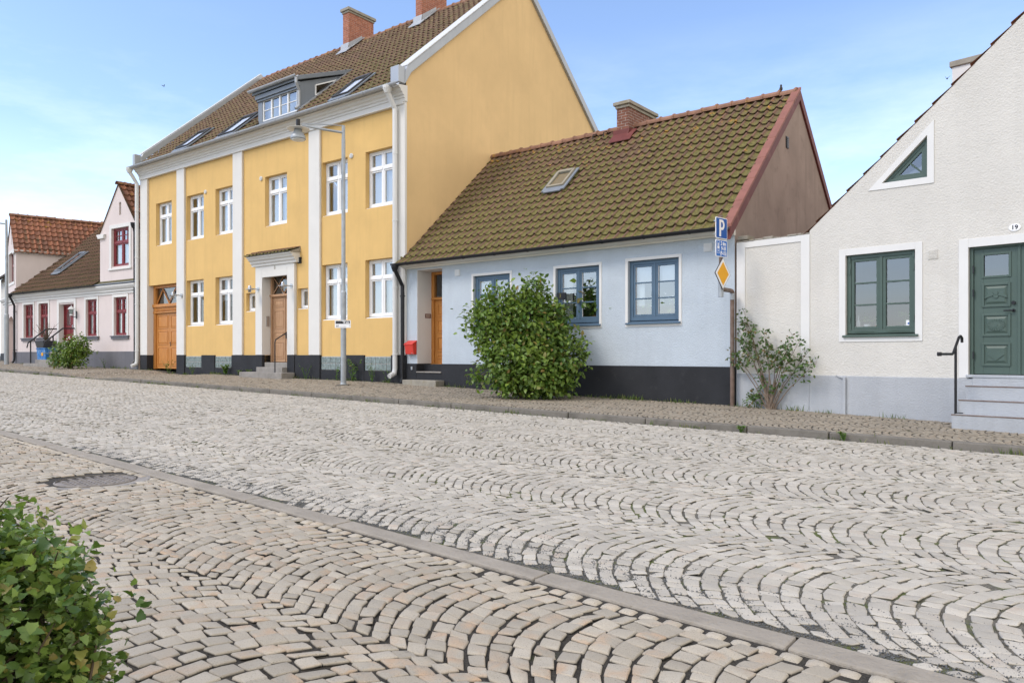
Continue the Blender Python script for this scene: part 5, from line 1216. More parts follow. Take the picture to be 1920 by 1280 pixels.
# red letterbox
x, z = FB.un(770, 652, -.08); t = thing('letterbox', 'red metal letterbox on the blue wall beside the door recess', 'letterbox', loc_of(FB, x, 0, z), FB.ang())
w, h = .33, .36
mb = MB(); mb.prism_x([(-.003, -h/2), (-.12, -h/2), (-.17, h/2-.09), (-.003, h/2-.02)], -w/2, w/2); mb.build('body', M['red_box'], t, bevel=.012)
mb = MB(); mb.prism_x([(-.003, h/2-.015), (-.185, h/2-.1), (-.185, h/2-.07), (-.003, h/2+.03)], -w/2-.012, w/2+.012); mb.build('lid', M['red_box'], t, bevel=.008)
mb = MB(); mb.disc_y(w/2-.06, -h/2+.03, .012, -.135, -.118, 10); mb.build('lock', M['steel'], t)
# socket-like grey tap on the plinth beside it
x, z = FB.un(772.5, 690.5, -.04); t = thing('outdoor_socket', 'tiny grey outlet on the black plinth under the letterbox', 'outlet', loc_of(FB, x, -.03, z), FB.ang())
mb = MB(); mb.box(-.03, .03, -.03, 0, -.04, .05); mb.build('housing', M['zinc'], t, bevel=.008); mb = MB(); mb.box(-.024, .024, -.037, -.03, -.0, .04); mb.build('flap', M['galv'], t)
# small black sign by the middle blue window
x, z = FB.un(1052, 555, -.1); t = thing('wall_sign', 'small black square plaque beside the middle blue window', 'sign', loc_of(FB, x-.02, -.05, z), FB.ang())
mb = MB(); mb.box(-.135, .135, -.02, 0, -.085, .085); mb.build('plate', M['sign_black'], t, bevel=.004); mb = MB(); mb.box(-.02, .02, 0, .05, -.02, .02); mb.build('bracket', M['black_metal'], t)
# number plaque
x, z = FW.un(1902.8, 426.6); t = thing('house_number_plaque', 'oval white enamel plaque reading 19 above the green door', 'plaque', loc_of(FW, x, 0, z), FW.ang())
mb = MB(); mb.disc_y(0, 0, .082, -.012, 0, 28, .058); mb.build('plate', M['sign_white'], t, bevel=.004); text('19', .095, M['sign_black'], t, (0, -.0125, 0), (R(90), 0, 0), bold=.002, name='numerals')
# wall lamps on the yellow house
labels = ('steel wall lamp on the pilaster beside the carriage door', 'steel wall lamp left of the yellow house front door', 'steel wall lamp right of the yellow house front door')
lamp0 = None
for i, (p, lb) in enumerate(zip(((340, 553.8), (484.4, 542.4), (546.6, 536)), labels)):
    x, z = FY.un(*p, -.1); loc = loc_of(FY, x, -.09, z)
    if lamp0 is None:
        lamp0 = thing('wall_lamp', lb, 'wall lamp', loc, FY.ang(), 'steel wall lamps on the yellow house')
        mb = MB(); mb.disc_y(0, 0, .075, -.03, .0, 18); mb.build('wall_plate', M['steel'], lamp0)
        mb = MB(); mb.tube([(0, -.02, 0), (0, -.34, 0)], .02, 8); mb.build('arm', M['steel'], lamp0)
        mb = MB(); mb.lathe([(.05, -.12), (.06, -.02), (.065, .0), (.04, .1), (.03, .11)], (0, -.34, 0), 14); mb.build('lamp_body', M['steel'], lamp0, smooth=True)
        mb = MB(); mb.lathe([(.15, -.03), (.15, -.02), (.06, .0)], (0, -.34, 0), 18); mb.build('lamp_shade', M['steel'], lamp0)
    else:
        c = copy_tree(lamp0); c.location = loc; c['label'] = lb
# lantern on the pink house
x, z = FP.un(144, 590); t = thing('wall_lantern', 'white glazed lantern on black bracket beside the red double door', 'wall lamp', loc_of(FP, x, 0, z), FP.ang()); t.scale = (.78, .78, .78)
mb = MB(); mb.box(-.05, .05, -.03, 0, -.22, .2); mb.tube([(0, -.02, -.1), (0, -.2, -.14), (0, -.3, -.06)], .018, 8); mb.build('bracket', M['black_metal'], t)
mb = MB(); mb.lathe([(.07, .02), (.13, .30)], (0, -.3, 0), 6); mb.build('lantern_glass', M['glass_block'], t)
mb = MB(); mb.lathe([(.09, -.06), (.08, .02)], (0, -.3, 0), 6); mb.lathe([(.19, .30), (.10, .42), (.03, .46), (.02, .54)], (0, -.3, 0), 6); mb.build('lantern_cap', M['white_metal'], t)
# handrails
def rail(label, fr, pts, r_=.018, posts=(), name='handrail'):
    t = thing(name, label, 'handrail', loc_of(fr, *pts[0][:2], 0), fr.ang())
    ox, oy = pts[0][:2]; mb = MB(); mb.tube([(x-ox, y-oy, z) for x, y, z in pts], r_, 8); mb.build('rail', M['black_metal'], t)
    for x, y, z0, z1 in posts: mb = MB(); mb.tube([(x-ox, y-oy, z0), (x-ox, y-oy, z1)], r_, 8); mb.build('post', M['black_metal'], t)
    return t
rail('black iron handrail beside the faded front door steps', FY, [(9.93, -.52, 1.72), (9.93, -.49, 1.80), (9.93, .1, 2.14), (9.93, .2, 2.14)], .018, [(9.93, -.52, .73, 1.72)])
t = rail('black bent iron handrail left of the steps to number 19', FW, [(4.19, -1.42, 1.315), (4.19, -.82, 1.315), (4.19, -.76, 1.34), (4.19, -.50, 1.58), (4.19, -.43, 1.60), (4.19, -.36, 1.57), (4.19, -.35, 1.50)], .02, [(4.19, -.66, .33, 1.42)])
mb = MB(); mb.lathe([(.03, -.03), (.035, 0), (.03, .03)], (0, .02, 1.315), 10); mb.box(-.0, .1, .74, .78, .38, .41); mb.build('finial', M['black_metal'], t)
rail('black handrail at far side of pink house steps', FP, [(4.38, -1.35, 1.62), (4.38, -1.3, 1.85), (4.38, -.55, 2.48), (4.38, -.1, 2.5)], .03, [(4.38, -1.2, .8, 1.95), (4.38, -.5, 1.3, 2.48)])
rail('black handrail at near side of pink house steps behind shrub', FP, [(5.92, -1.35, 1.62), (5.92, -1.3, 1.85), (5.92, -.55, 2.48), (5.92, -.05, 2.5)], .03, [(5.92, -.95, 1.0, 2.15)])
# blue bin and dark planter at the pink house
x, z = FP.un(85, 662, -.5); t = thing('recycling_bin', 'blue printed plastic box standing at the pink house steps', 'bin', loc_of(FP, x+.4, -.55, .85), FP.ang())
mb = MB(); mb.hexa([(-.38,-.28,0),(.38,-.28,0),(.38,.28,0),(-.38,.28,0),(-.42,-.32,.72),(.42,-.32,.72),(.42,.32,.72),(-.42,.32,.72)]); mb.build('body', M['blue_bin'], t, bevel=.02)
mb = MB(); mb.box(-.44, .44, -.34, .34, .721, .77); mb.build('lid', M['blue_bin'], t, bevel=.015); mb = MB(); mb.box(.05, .22, -.325, -.31, .42, .56); mb.build('sticker', M['sign_amber'], t)
def leaf_arrays(P, D, Nn, size, shape):
    """P (n,3) base, D axis, Nn normal, size (n,), shape list of (along, across, up) with faces"""
    D = D/np.linalg.norm(D, axis=1, keepdims=True); B = np.cross(Nn, D); B /= np.linalg.norm(B, axis=1, keepdims=True)+1e-9; Nn = np.cross(D, B)
    V = P[:,None] + size[:,None,None]*(shape[None,:,0:1]*D[:,None] + shape[None,:,1:2]*B[:,None] + shape[None,:,2:3]*Nn[:,None]); return V.reshape(-1, 3)
LEAF = np.array([(0,0,0), (.4,.30,.07), (.5,0,0), (.4,-.30,.07), (1,0,-.16), (.75,.2,.0), (.75,-.2,.0)], float); LEAF_F = np.array([(0,2,1), (0,3,2), (1,2,5), (2,3,6), (2,4,5), (2,6,4)])
def foliage(name, mt, parent, P, D, Nn, size, odd=.04, shape=LEAF, faces=LEAF_F, lightf=None):
    n = len(P); V = leaf_arrays(P, D, Nn, size, shape); k = len(shape)
    Fc = (faces[None] + (np.arange(n)*k)[:,None,None]).reshape(-1, faces.shape[1])
    c1 = np.repeat(np.clip(rng.beta(1.6, 2.2, n) if lightf is None else lightf, 0, 1), k); c2 = np.repeat((rng.uniform(0, 1, n) < odd)*rng.uniform(.3, 1, n), k)
    return np_mesh(name, V, Fc, mt, parent, np.stack([c1, c2, c1*0, c1*0+1], 1))
x, z = FP.un(108, 642, -.4); t = thing('planter', 'dark grey tub with a bare twiggy shrub by the red door', 'planter', loc_of(FP, 4.5, -.62, 1.45), FP.ang())
mb = MB(); mb.hexa([(-.28,-.22,0),(.28,-.22,0),(.28,.22,0),(-.28,.22,0),(-.42,-.3,.5),(.42,-.3,.5),(.42,.3,.5),(-.42,.3,.5)]); mb.build('tub', M['pot_grey'], t, bevel=.02)
mb = MB()
for i in range(22):
    a = U(0, 6.3); p = Vector((0, 0, .45)); pts = [tuple(p)]
    d = Vector((math.cos(a)*U(.2, 1), math.sin(a)*U(.1, .6), 1)).normalized()
    for j in range(4): p = p + d*U(.15, .3); d = (d + Vector((U(-.5,.5), U(-.4,.4), U(-.2,.3)))).normalized(); pts.append(tuple(p))
    mb.tube(pts, [.016, .012, .009, .007, .004], 4)
mb.build('twigs', M['bark'], t)

# ================================================================== PLANTS
def lobes_bush(name, label, cat, base, lobes, n, leafsize, mt, depth_dir, stems=8, odd=.05, group=None, twig=.1):
    """lobes in local metres (x right, y away, z up): (cx, cy, cz, rx, ry, rz)"""
    t = thing(name, label, cat, base)
    vol = np.array([l[3]*l[4] + l[3]*l[5] for l in lobes]); pick = rng.choice(len(lobes), n//9, p=vol/vol.sum()); L = np.array(lobes)[pick]
    d = rng.normal(0, 1, (len(L), 3)); d /= np.linalg.norm(d, axis=1, keepdims=True)
    rr = np.clip(rng.normal(.9, .14, (len(L), 1)), .25, 1.22)
    C_ = L[:,:3] + d*L[:,3:]*rr*.95
    # keep clumps that are not deep inside another lobe
    keep = np.ones(len(C_), bool)
    for l in lobes:
        q = ((C_ - np.array(l[:3]))/np.array(l[3:])); keep &= ~((q**2).sum(1) < .22)
    C_, d, rr = C_[keep], d[keep], rr[keep]
    C_[:,2] = np.maximum(C_[:,2], .05)
    m = 9; P = np.repeat(C_, m, 0) + rng.normal(0, twig, (len(C_)*m, 3)); dd = np.repeat(d, m, 0); P[:,2] = np.maximum(P[:,2], .03)
    D = dd*.7 + rng.normal(0, .6, P.shape) + np.array([0, 0, -.25]); Nn = dd*.9 + rng.normal(0, .45, P.shape) + np.array([0, -.1, .75])
    br = np.repeat(np.clip(rng.normal(.42, .2, len(C_)), 0, 1), m) + rng.normal(0, .13, len(P))
    shoots = []
    for i in rng.choice(len(C_), max(8, len(C_)//18), replace=False):
        L_ = U(.12, .42)*leafsize/.11; dv = d[i]*.8 + np.array([U(-.3,.3), U(-.2,.1), U(.1,.7)]); dv /= np.linalg.norm(dv); shoots.append((C_[i], dv, L_)); k_ = max(5, int(L_/.03))
        f_ = np.linspace(0, 1, k_)[:,None]; p_ = C_[i] + dv*L_*f_ + np.array([0, 0, -.12])*L_*f_**2 + rng.normal(0, .018, (k_, 3))
        P = np.concatenate([P, p_]); D = np.concatenate([D, dv*.5 + rng.normal(0, .7, (k_, 3))]); Nn = np.concatenate([Nn, rng.normal(0, .4, (k_, 3)) + np.array([0, -.3, .8])]); br = np.concatenate([br, rng.uniform(.4, .9, k_)])
    foliage('foliage', mt, t, P, D, Nn, rng.uniform(.65, 1.25, len(P))*leafsize, odd, lightf=br)
    mb = MB()
    for i in range(stems):
        l = lobes[i % len(lobes)]; p0 = Vector((U(-.15, .15), U(-.1, .1), -.05)); p1 = Vector(l[:3]); mid = (p0+p1)/2 + Vector((U(-.15,.15), U(-.1,.1), U(0,.2)))
        mb.tube([p0, mid, p1, p1 + Vector((U(-.2,.2), U(-.1,.1), l[5]*.7))], [.03, .024, .015, .006], 6)
    for c, dv, L_ in shoots: mb.tube([tuple(c), tuple(c + dv*L_*.5 + np.array([0,0,-.03*L_])), tuple(c + dv*L_ + np.array([0,0,-.12*L_]))], [.005, .004, .002], 4)
    for c, dv in list(zip(C_, d))[::3]:
        a = Vector(c); mb.tube([a - Vector(dv)*.3, a - Vector(dv)*.05, a + Vector(dv)*.08], [.007, .005, .002], 4)
    mb.build('branches', M['bark'], t)
    return t
Yb = 16.9; s_ = F/Yb; bx = (985-CX)/F*Yb; gb_ = gz(bx, Yb)
def px_lobes(lst, cxp, Yc, g0):
    s_ = F/Yc; return [((px-cxp)/s_, dy, EYE + (CY-py)/s_ - g0, rx/s_, ry_, rz/s_) for px, py, rx, rz, dy, ry_ in lst]
lb = px_lobes([(942, 582, 46, 44, .1, .5), (1006, 556, 24, 36, .2, .3), (990, 600, 50, 44, 0, .55), (1012, 640, 52, 40, -.1, .6), (908, 606, 32, 34, 0, .45), (1058, 668, 38, 36, -.15, .5), (960, 668, 50, 40, -.25, .55), (1005, 695, 48, 38, -.35, .55), (930, 648, 32, 38, -.1, .45), (1038, 605, 24, 34, .1, .4), (897, 706, 13, 10, -.1, .2), (1030, 712, 40, 24, -.35, .4), (955, 714, 28, 20, -.3, .35)], 985, Yb, gb_)
lobes_bush('leafy_shrub', 'large green leafy shrub growing against the blue house wall', 'shrub', (bx, Yb, gb_), lb, 13500, .115, M['bush'], None, 12, .05, twig=.085)
Yc = 31.2; bx2 = (132-CX)/F*Yc; g_ = gz(bx2, Yc)
lb = px_lobes([(130, 658, 24, 22, 0, .5), (118, 670, 17, 16, -.1, .45), (142, 645, 15, 16, 0, .4), (145, 668, 16, 18, -.1, .45), (152, 652, 9, 14, .05, .3)], 132, Yc, g_)
t = lobes_bush('flowering_shrub', 'small green shrub with pale flowers beside the pink house steps', 'shrub', (bx2, Yc, g_), lb, 2600, .12, M['bush'], None, 6, .03, twig=.1)
mb = MB()
for i in range(30):
    l = lb[2 + 2*(i % 2)]; a, b_ = U(0, 6.3), U(.2, 1.3); p = (l[0] + l[3]*math.cos(a)*math.cos(b_)*1.02, -abs(l[4]*math.sin(a)*math.cos(b_)) - .05, l[2] + l[5]*math.sin(b_)*1.02); mb.lathe([(.01, -.02), (.035, 0), (.01, .02)], p, 6)
mb.build('flowers', M['flower'], t)
# climbing rose at the link wall
xr_, _ = FW.un(1446, 770, -.12); rl = loc_of(FW, xr_, -.15); g_ = gz(rl[0], rl[1]); Yr = rl[1]; sr = F/Yr
t = thing('rose_bush', 'leggy rose bush with bare stems against the white link wall', 'shrub', (rl[0], rl[1], g_), FW.ang())
tips = [(1392, 575), (1388, 640), (1408, 620), (1432, 615), (1440, 640), (1470, 660), (1486, 625), (1520, 655), (1530, 682), (1500, 640), (1372, 655), (1368, 662), (1402, 745), (1418, 655), (1455, 650), (1395, 600), (1385, 615), (1490, 690), (1460, 720), (1425, 700), (1412, 735), (1478, 648)]
mb = MB(); P = []; D = []
for px, py in tips:
    dy_ = U(-.16, .06); tx, tz = FW.un(px, py, -.15+dy_); tip = Vector((tx - xr_, dy_, tz - g_)); b0 = Vector((U(-.06, .09), U(-.03, .03), -.02)); mid = b0*.45 + tip*.55; mid.x = mid.x*.72 + U(-.05, .05); mid.z -= .02; pts = []
    for i in range(9):
        f = i/8; p = b0*(1-f)**2 + mid*2*f*(1-f) + tip*f*f; pts.append(p + Vector((U(-.012,.012), U(-.012,.012), U(-.012,.012))))
    mb.tube([tuple(p) for p in pts], [.013 - .010*i/8 for i in range(9)], 6)
    for i in range(30):
        f = U(.68, 1.0); j = min(7, int(f*8)); q = pts[j].lerp(pts[j+1], f*8-j); o_ = Vector((U(-1,1), U(-.8,.3), U(-.6,.8))).normalized()*U(.02, .13); e_ = q + o_
        if i % 4 == 0: mb.tube([tuple(q), tuple(q + o_*.6), tuple(e_)], [.004, .003, .002], 4)
        for m_ in range(2): P.append(e_ + Vector((U(-.03,.03), U(-.03,.03), U(-.03,.03)))); D.append(o_.normalized() + Vector((U(-.5,.5), U(-.5,.5), U(-.6,.3))))
mb.build('stems', M['bark_light'], t)
P = np.array([tuple(p) for p in P]); D = np.array([tuple(p) for p in D]); foliage('foliage', M['rose'], t, P, D, rng.normal(0, .6, P.shape) + np.array([-.1, -.5, .6]), rng.uniform(.045, .085, len(P)), .18)
# near hedge at the left
prof = [(0, .02), (.06, .26), (-.04, .40), (.20, .44), (.34, .54), (.48, .36), (.66, .34), (.82, .18), (1.0, 0), (.82, -.18), (.66, -.34), (.48, -.36), (.34, -.54), (.20, -.44), (-.04, -.40), (.06, -.26), (0, -.02)]
HL = np.array([(.0, 0, 0), (.32, 0, -.02), (.68, 0, -.05)] + [(a, b, .34*abs(b) - .22*a*a) for a, b in prof])
q_ = len(prof); HLF = np.array([(0 if i < 2 or i > q_-4 else (1 if i < 6 or i > q_-8 else 2), 3+i, 4+i) for i in range(q_-1)] + [(0, 5, 1), (0, 1, 3+q_-3), (1, 9, 2), (1, 2, 3+q_-7)])
hx, hy = -1.75, 1.78; g_ = gz(hx, hy)
t = thing('hedge', 'trimmed leafy hedge in the near left corner', 'hedge', (hx, hy, g_))
def hedge_pts(th, v, sh):
    """v 0..1 up the side then over the top"""
    e = 3.2; cx = np.sign(np.cos(th))*np.abs(np.cos(th))**(2/e); cy = np.sign(np.sin(th))*np.abs(np.sin(th))**(2/e)
    up = np.clip(v/.62, 0, 1); ov = np.clip((v-.62)/.38, 0, 1)
    rad = np.where(v < .62, .86 + .14*np.sin(up*np.pi*.75), np.cos(ov*np.pi/2)**.7*.95)
    zz = np.where(v < .62, up*.68, .68 + .27*np.sin(ov*np.pi/2))
    lump = 1 + .04*np.sin(th*5 + v*9) + .03*np.sin(th*11 - v*17 + 1)
    return np.stack([cx*rad*.64*sh*lump, cy*rad*.53*sh*lump, zz*.96*(.6+.4*sh)*(1+.04*np.sin(th*7))], 1)
# shoots: each carries a handful of leaves, dense skin over a leafy inside
ns = 6200; th = rng.uniform(0, 2*np.pi, ns); vv = rng.uniform(.04, 1, ns); sh = np.where(rng.uniform(0, 1, ns) < .42, rng.uniform(.45, .88, ns), np.clip(rng.normal(.95, .05, ns), .8, 1.12))
Q = hedge_pts(th, vv, sh); ctr = np.stack([Q[:,0]*.35, Q[:,1]*.35, Q[:,2]*.55], 1); out = Q - ctr; out /= np.linalg.norm(out, axis=1, keepdims=True)
sd_ = out*.6 + rng.normal(0, .45, Q.shape) + np.array([0, 0, .35]); sd_ /= np.linalg.norm(sd_, axis=1, keepdims=True)
m = 7; f = np.tile(np.linspace(0, 1, m), ns); P = np.repeat(Q, m, 0) - np.repeat(sd_, m, 0)*(.09*(1-f))[:,None] + rng.normal(0, .012, (ns*m, 3)); oo = np.repeat(out, m, 0); ss = np.repeat(sd_, m, 0)
D = ss*.35 + rng.normal(0, .75, P.shape) + oo*.3; Nn = oo*.5 + ss*.6 + rng.normal(0, .45, P.shape) + np.array([-.2, -.15, .7])
lf = np.clip(np.repeat(rng.normal(.36, .2, ns), m) + .25*f + rng.normal(0, .1, len(P)), 0, 1)
foliage('foliage', M['hedge'], t, P, D, Nn, rng.uniform(.016, .036, len(P))*(1.15 - .35*f), .10, HL, HLF, lf)
mb = MB()
for i in range(0, ns, 7):
    q, d0 = Vector(Q[i]), Vector(sd_[i]); mb.tube([tuple(q - d0*.16 + Vector((U(-.03,.03), U(-.03,.03), -.03))), tuple(q - d0*.07), tuple(q + d0*U(-.02, .035))], [.004, .003, .0015], 5)
for i in range(60):
    a = U(0, 6.28); q = Vector(hedge_pts(np.array([a]), np.array([U(.3, 1)]), np.array([.8]))[0]); p0 = Vector((U(-.3, .3), U(-.2, .2), 0)); mid = p0*.5 + q*.5 + Vector((U(-.08,.08), U(-.08,.08), U(-.05,.05))); mb.tube([tuple(p0), tuple(mid), tuple(q)], [.011, .008, .004], 6)
mb.build('twigs', M['bark'], t)
# broad bindweed leaves pushing out of the hedge top
BW = np.array([(.45,0,.04),(0,0,0),(-.12,.26,.03),(.12,.36,.05),(.55,.24,.05),(1,0,-.12),(.55,-.24,.05),(.12,-.36,.05),(-.12,-.26,.03)]); BWF = np.array([(0,i,i+1) for i in range(1,8)] + [(0,8,1)])
PB = np.array([[.40, -.44, .86], [.47, -.38, .84], [.44, -.52, .80], [.50, -.50, .72], [.52, -.44, .78], [.36, -.50, .83], [.46, -.52, .66], [.30, -.47, .87]]); nb_ = len(PB)
foliage('broad_leaves', M['weed'], t, PB, rng.normal(0, .6, PB.shape) + np.array([.3, -.5, .2]), rng.normal(0, .35, PB.shape) + np.array([.1, -.5, .7]), rng.uniform(.055, .085, nb_), .0, BW, BWF, rng.uniform(.5, 1, nb_))

# grass and weeds in the gaps
P, D, sz = [], [], []
def tuft(a, o, n, h, spread=.06):
    for _ in range(n):
        aa, oo = a + random.gauss(0, spread), o + random.gauss(0, .02); x, y = street(aa, oo)
        P.append((x, y, float(ground_z(aa, oo)) - .01)); D.append((U(-.5,.5), U(-.5,.5), 1)); sz.append(h*U(.4, 1.2))
a = -5.
while a < 40:
    if U(0, 1) < .65: tuft(a, -.03, random.randint(10, 44), U(.05, .10), .14)
    a += U(.15, .7)
a = 2.
while a < 41:
    w_ = float(facade_o(np.array([a]))[0]) - .07
    dens = 1. if 5.5 < a < 11 or 14 < a < 20 else .5
    if U(0, 1) < dens: tuft(a, w_ - abs(random.gauss(0, .07)), random.randint(10, 34), U(.04, .14), .12)
    a += U(.08, .35)
for _ in range(260):   # moss-like sprigs along the road joints
    aa, oo = U(-3, 14), U(-7.2, -.4); tuft(aa, oo, 5, .018, .05)
P = np.array(P); D = np.array(D); sz = np.array(sz)
BL_ = np.array([(0,.06,0),(0,-.06,0),(.5,.045,.05),(.5,-.045,.05),(1,0,.2)]); BLF = np.array([(0,1,3),(0,3,2),(2,3,4)])
struct(foliage('grass', M['grass'], None, P, D, rng.normal(0, 1, P.shape), sz, .2, BL_, BLF), 'stuff')
def weed(label, x, y, h, nl, lean=(0, 0), leaf=.05, bushy=False):
    g_ = gz(x, y); t = thing('weed_plant', label, 'weed', (x, y, g_), 0, 'weeds along the house walls'); mb = MB(); P, D = [], []
    for i in range(random.randint(4, 7)):
        top = Vector((U(-.5,.5)*h + lean[0], U(-.2,.2)*h + lean[1], h*U(.6, 1))); mid = top*.5 + Vector((U(-.04,.04), 0, .05)); mb.tube([(0,0,-.02), tuple(mid), tuple(top)], [.006, .004, .002], 4)
        for j in range(nl):
            f = U(.1, 1); q = Vector((0,0,0)).lerp(mid, f*2) if f < .5 else mid.lerp(top, f*2-1); P.append(tuple(q)); D.append((U(-1,1), U(-1,1), U(-.2,.8)))
    mb.build('stems', M['weed'], t); P = np.array(P); foliage('leaves', M['weed'], t, P, np.array(D), rng.normal(0, .4, P.shape) + np.array([0,-.3,.8]), rng.uniform(.5, 1.2, len(P))*leaf, .1)
for lbl, fr, px, h, nl, lf_ in (('tall thin weed beside the carriage door', FY, 316, .55, 9, .07), ('wispy weed under the first cellar window', FY, 360, .4, 8, .05), ('bright green leafy weed between cellar windows and doorstep', FY, 422, .38, 30, .085), ('low bright weed just left of the granite doorstep', FY, 448, .2, 12, .07), ('small weed touching the granite doorstep', FY, 466, .3, 8, .06),
        ('seeding weed on the black plinth right of the doorstep', FY, 572, .5, 6, .05), ('tangled weed just left of the lamp post foot', FY, 630, .55, 12, .06), ('tall leafy weed right of the lamp post', FY, 662, .75, 22, .075), ('sprawling thin weed under the last cellar window', FY, 697, .6, 10, .05), ('thin weed at the white downpipe foot', FY, 728, .5, 9, .05),
        ('thin weed under the pink house front', FP, 195, .5, 6, .06), ('reddish sprig in front of the blue plinth left of the big shrub', FB, 893, .55, 16, .07)):
    x, _ = fr.un(px, 690, -.22); p = loc_of(fr, x, -.2); weed(lbl, p[0], p[1], h, nl, leaf=lf_)
xk, yk = street(1.55, -.02)
for lbl, a_, o_, h in (('little green weed in the kerb joint below number 19', 2.1, -.06, .12), ('weed with yellow green leaves at the kerb before the link wall', 3.6, -.05, .10)): weed(lbl, *street(a_, o_), h, 12, leaf=.035)

# plants and ornaments on the window boards
def pot_plant(label, fr, x, y, z, pot=.06, h=.22, n=60, pm='terracotta', flowers=0):
    t = thing('pot_plant', label, 'plant', loc_of(fr, x, y, z), fr.ang(), 'pot plants behind windows'); mb = MB(); mb.lathe([(pot*.7, 0), (pot, pot*1.6), (pot*1.05, pot*1.6), (pot*1.05, pot*1.9)], (0,0,0), 14); mb.build('pot', M[pm], t)
    P = rng.normal(0, 1, (n, 3))*np.array([h*.4, h*.18, h*.3]) + np.array([0, 0, pot*1.9 + h*.55]); foliage('leaves', M['bush'], t, P, rng.normal(0, 1, P.shape), rng.normal(0, .5, P.shape) + np.array([0, -.6, .5]), rng.uniform(.4, .9, n)*h*.32, .05)
    if flowers:
        mb = MB()
        for i in range(flowers): mb.lathe([(.005, -.01), (.026, 0), (.005, .012)], (U(-h*.5, h*.5), U(-.03, .03), pot*2 + h*U(.6, 1.4)), 7)
        mb.build('flowers', M['flower'], t)
mb = MB()
def board(fr, x0, x1, y0, z, parent): mb = MB(); mb.box(x0, x1, y0, y0+.22, z-.03, z); return mb.build('window_board', M['white_frame'], parent)
board(FB, 5.25, 6.47, .17, 2.08, HB); board(FB, 7.24, 8.46, .17, 2.08, HB); board(FW, 2.22, 3.38, .15, 1.74, HW)
pot_plant('tall dark plant in the middle blue window', FB, 6.15, .32, 2.08, .08, .75, 150); pot_plant('bushy green plant low in the middle blue window', FB, 6.34, .24, 2.08, .07, .34, 80)
pot_plant('white flowering plant left in the right hand blue window', FB, 7.55, .27, 2.08, .06, .3, 40, 'lamp_glass', 9); pot_plant('white flowering plant right in the right hand blue window', FB, 8.12, .27, 2.08, .06, .34, 40, 'lamp_glass', 9)
pot_plant('low leafy plant left in the green kitchen window', FW, 2.50, .24, 1.74, .06, .16, 50, 'lamp_glass'); pot_plant('small plant beside it in the green window middle', FW, 2.68, .25, 1.74, .05, .14, 40); pot_plant('trailing plant on the right of the green window', FW, 3.18, .24, 1.74, .05, .2, 60, 'lamp_glass')
x, z = FB.un(1076, 590, .25); t = thing('sail_ornament', 'white sailboat ornament inside the middle blue window', 'ornament', loc_of(FB, 5.72, .26, 2.08), FB.ang())
mb = MB(); mb.prism([(-.02, .08), (.16, .08), (-.02, .46)], -.004, .004); mb.build('sail', M['curtain'], t); mb = MB(); mb.box(-.1, .16, -.03, .03, 0, .05); mb.tube([(-.03, 0, .05), (-.03, 0, .5)], .006, 6); mb.build('hull', M['old_pine'], t)
t = thing('bottle', 'clear bottle standing left in the green window', 'bottle', loc_of(FW, 2.34, .24, 1.74), FW.ang()); mb = MB(); mb.lathe([(.035, 0), (.035, .16), (.012, .2), (.012, .25)], (0,0,0), 12); mb.build('body', M['lamp_glass'], t, smooth=True); mb = MB(); mb.lathe([(.014, .25), (.014, .28)], (0,0,0), 10); mb.build('cap', M['white_metal'], t)
t = thing('notice_card', 'small white card in the lower right corner of the green window', 'card', loc_of(FW, 3.245, .085, 1.80), FW.ang()); mb = MB(); mb.box(-.035, .035, 0, .003, -.02, .10); mb.build('card', M['sign_white'], t); mb = MB(); mb.disc_y(0, .045, .016, -.002, 0, 12); mb.build('print', M['sign_blue'], t)

# ================================================================== BIRDS
def bird_fly(label, px, py, Y, span, rz):
    t = thing('bird', label, 'bird', ((px-CX)/F*Y, Y, EYE + (CY-py)/F*Y), rz); t.scale = (.5, .5, .5); mb = MB()
    mb.lathe([(.004, -.11), (.03, -.06), (.04, 0), (.03, .06), (.008, .10)], (0,0,0), 8); mb.v = [(z, y, x) for x, y, z in mb.v]
    for s_ in (-1, 1): mb.add([(.05, s_*.03, .01), (-.04, s_*.03, .01), (-.08, s_*span*.45, .14), (-.14, s_*span*.5, .10), (.02, s_*span*.3, .12), (.05, s_*.03, .0), (-.04, s_*.03, .0), (-.08, s_*span*.45, .13)], [(0,1,2,4), (4,2,3), (5,7,6)])
    mb.add([(-.09, .02, 0), (-.09, -.02, 0), (-.2, -.05, 0), (-.2, .05, 0), (-.09, 0, .01)], [(0,1,2,3)]); mb.build('body', M['bird'], t)
bird_fly('tiny dark bird flying in the blue sky above the pink house', 307, 162, 38, .5, R(60)); bird_fly('tiny dark bird flying in the sky beside the white chimney', 1776, 148, 24, .3, R(70))
x, y, z = FB.slope(1472, 182, 4.2, KB); X, Yb_ = FB.pt(9.28, 3.9); t = thing('bird', 'small bird perched on the ridge near the red gable edge', 'bird', (X, Yb_, zr_b(3.9)+.11), R(20)); t.scale = (.75, .75, .75)
mb = MB(); mb.lathe([(.01, 0), (.045, .03), (.055, .08), (.04, .13), (.03, .15), (.036, .18), (.025, .21), (.004, .225)], (0,0,.02), 10); mb.tube([(.0, 0, .21), (.06, 0, .2)], [.008, .001], 5); mb.tube([(-.03, 0, .08), (-.12, 0, .02)], [.025, .012], 6); mb.tube([(0, .015, .03), (0, .015, -.02)], .004, 4); mb.tube([(0, -.015, .03), (0, -.015, -.02)], .004, 4); mb.build('body', M['bird'], t, smooth=True)

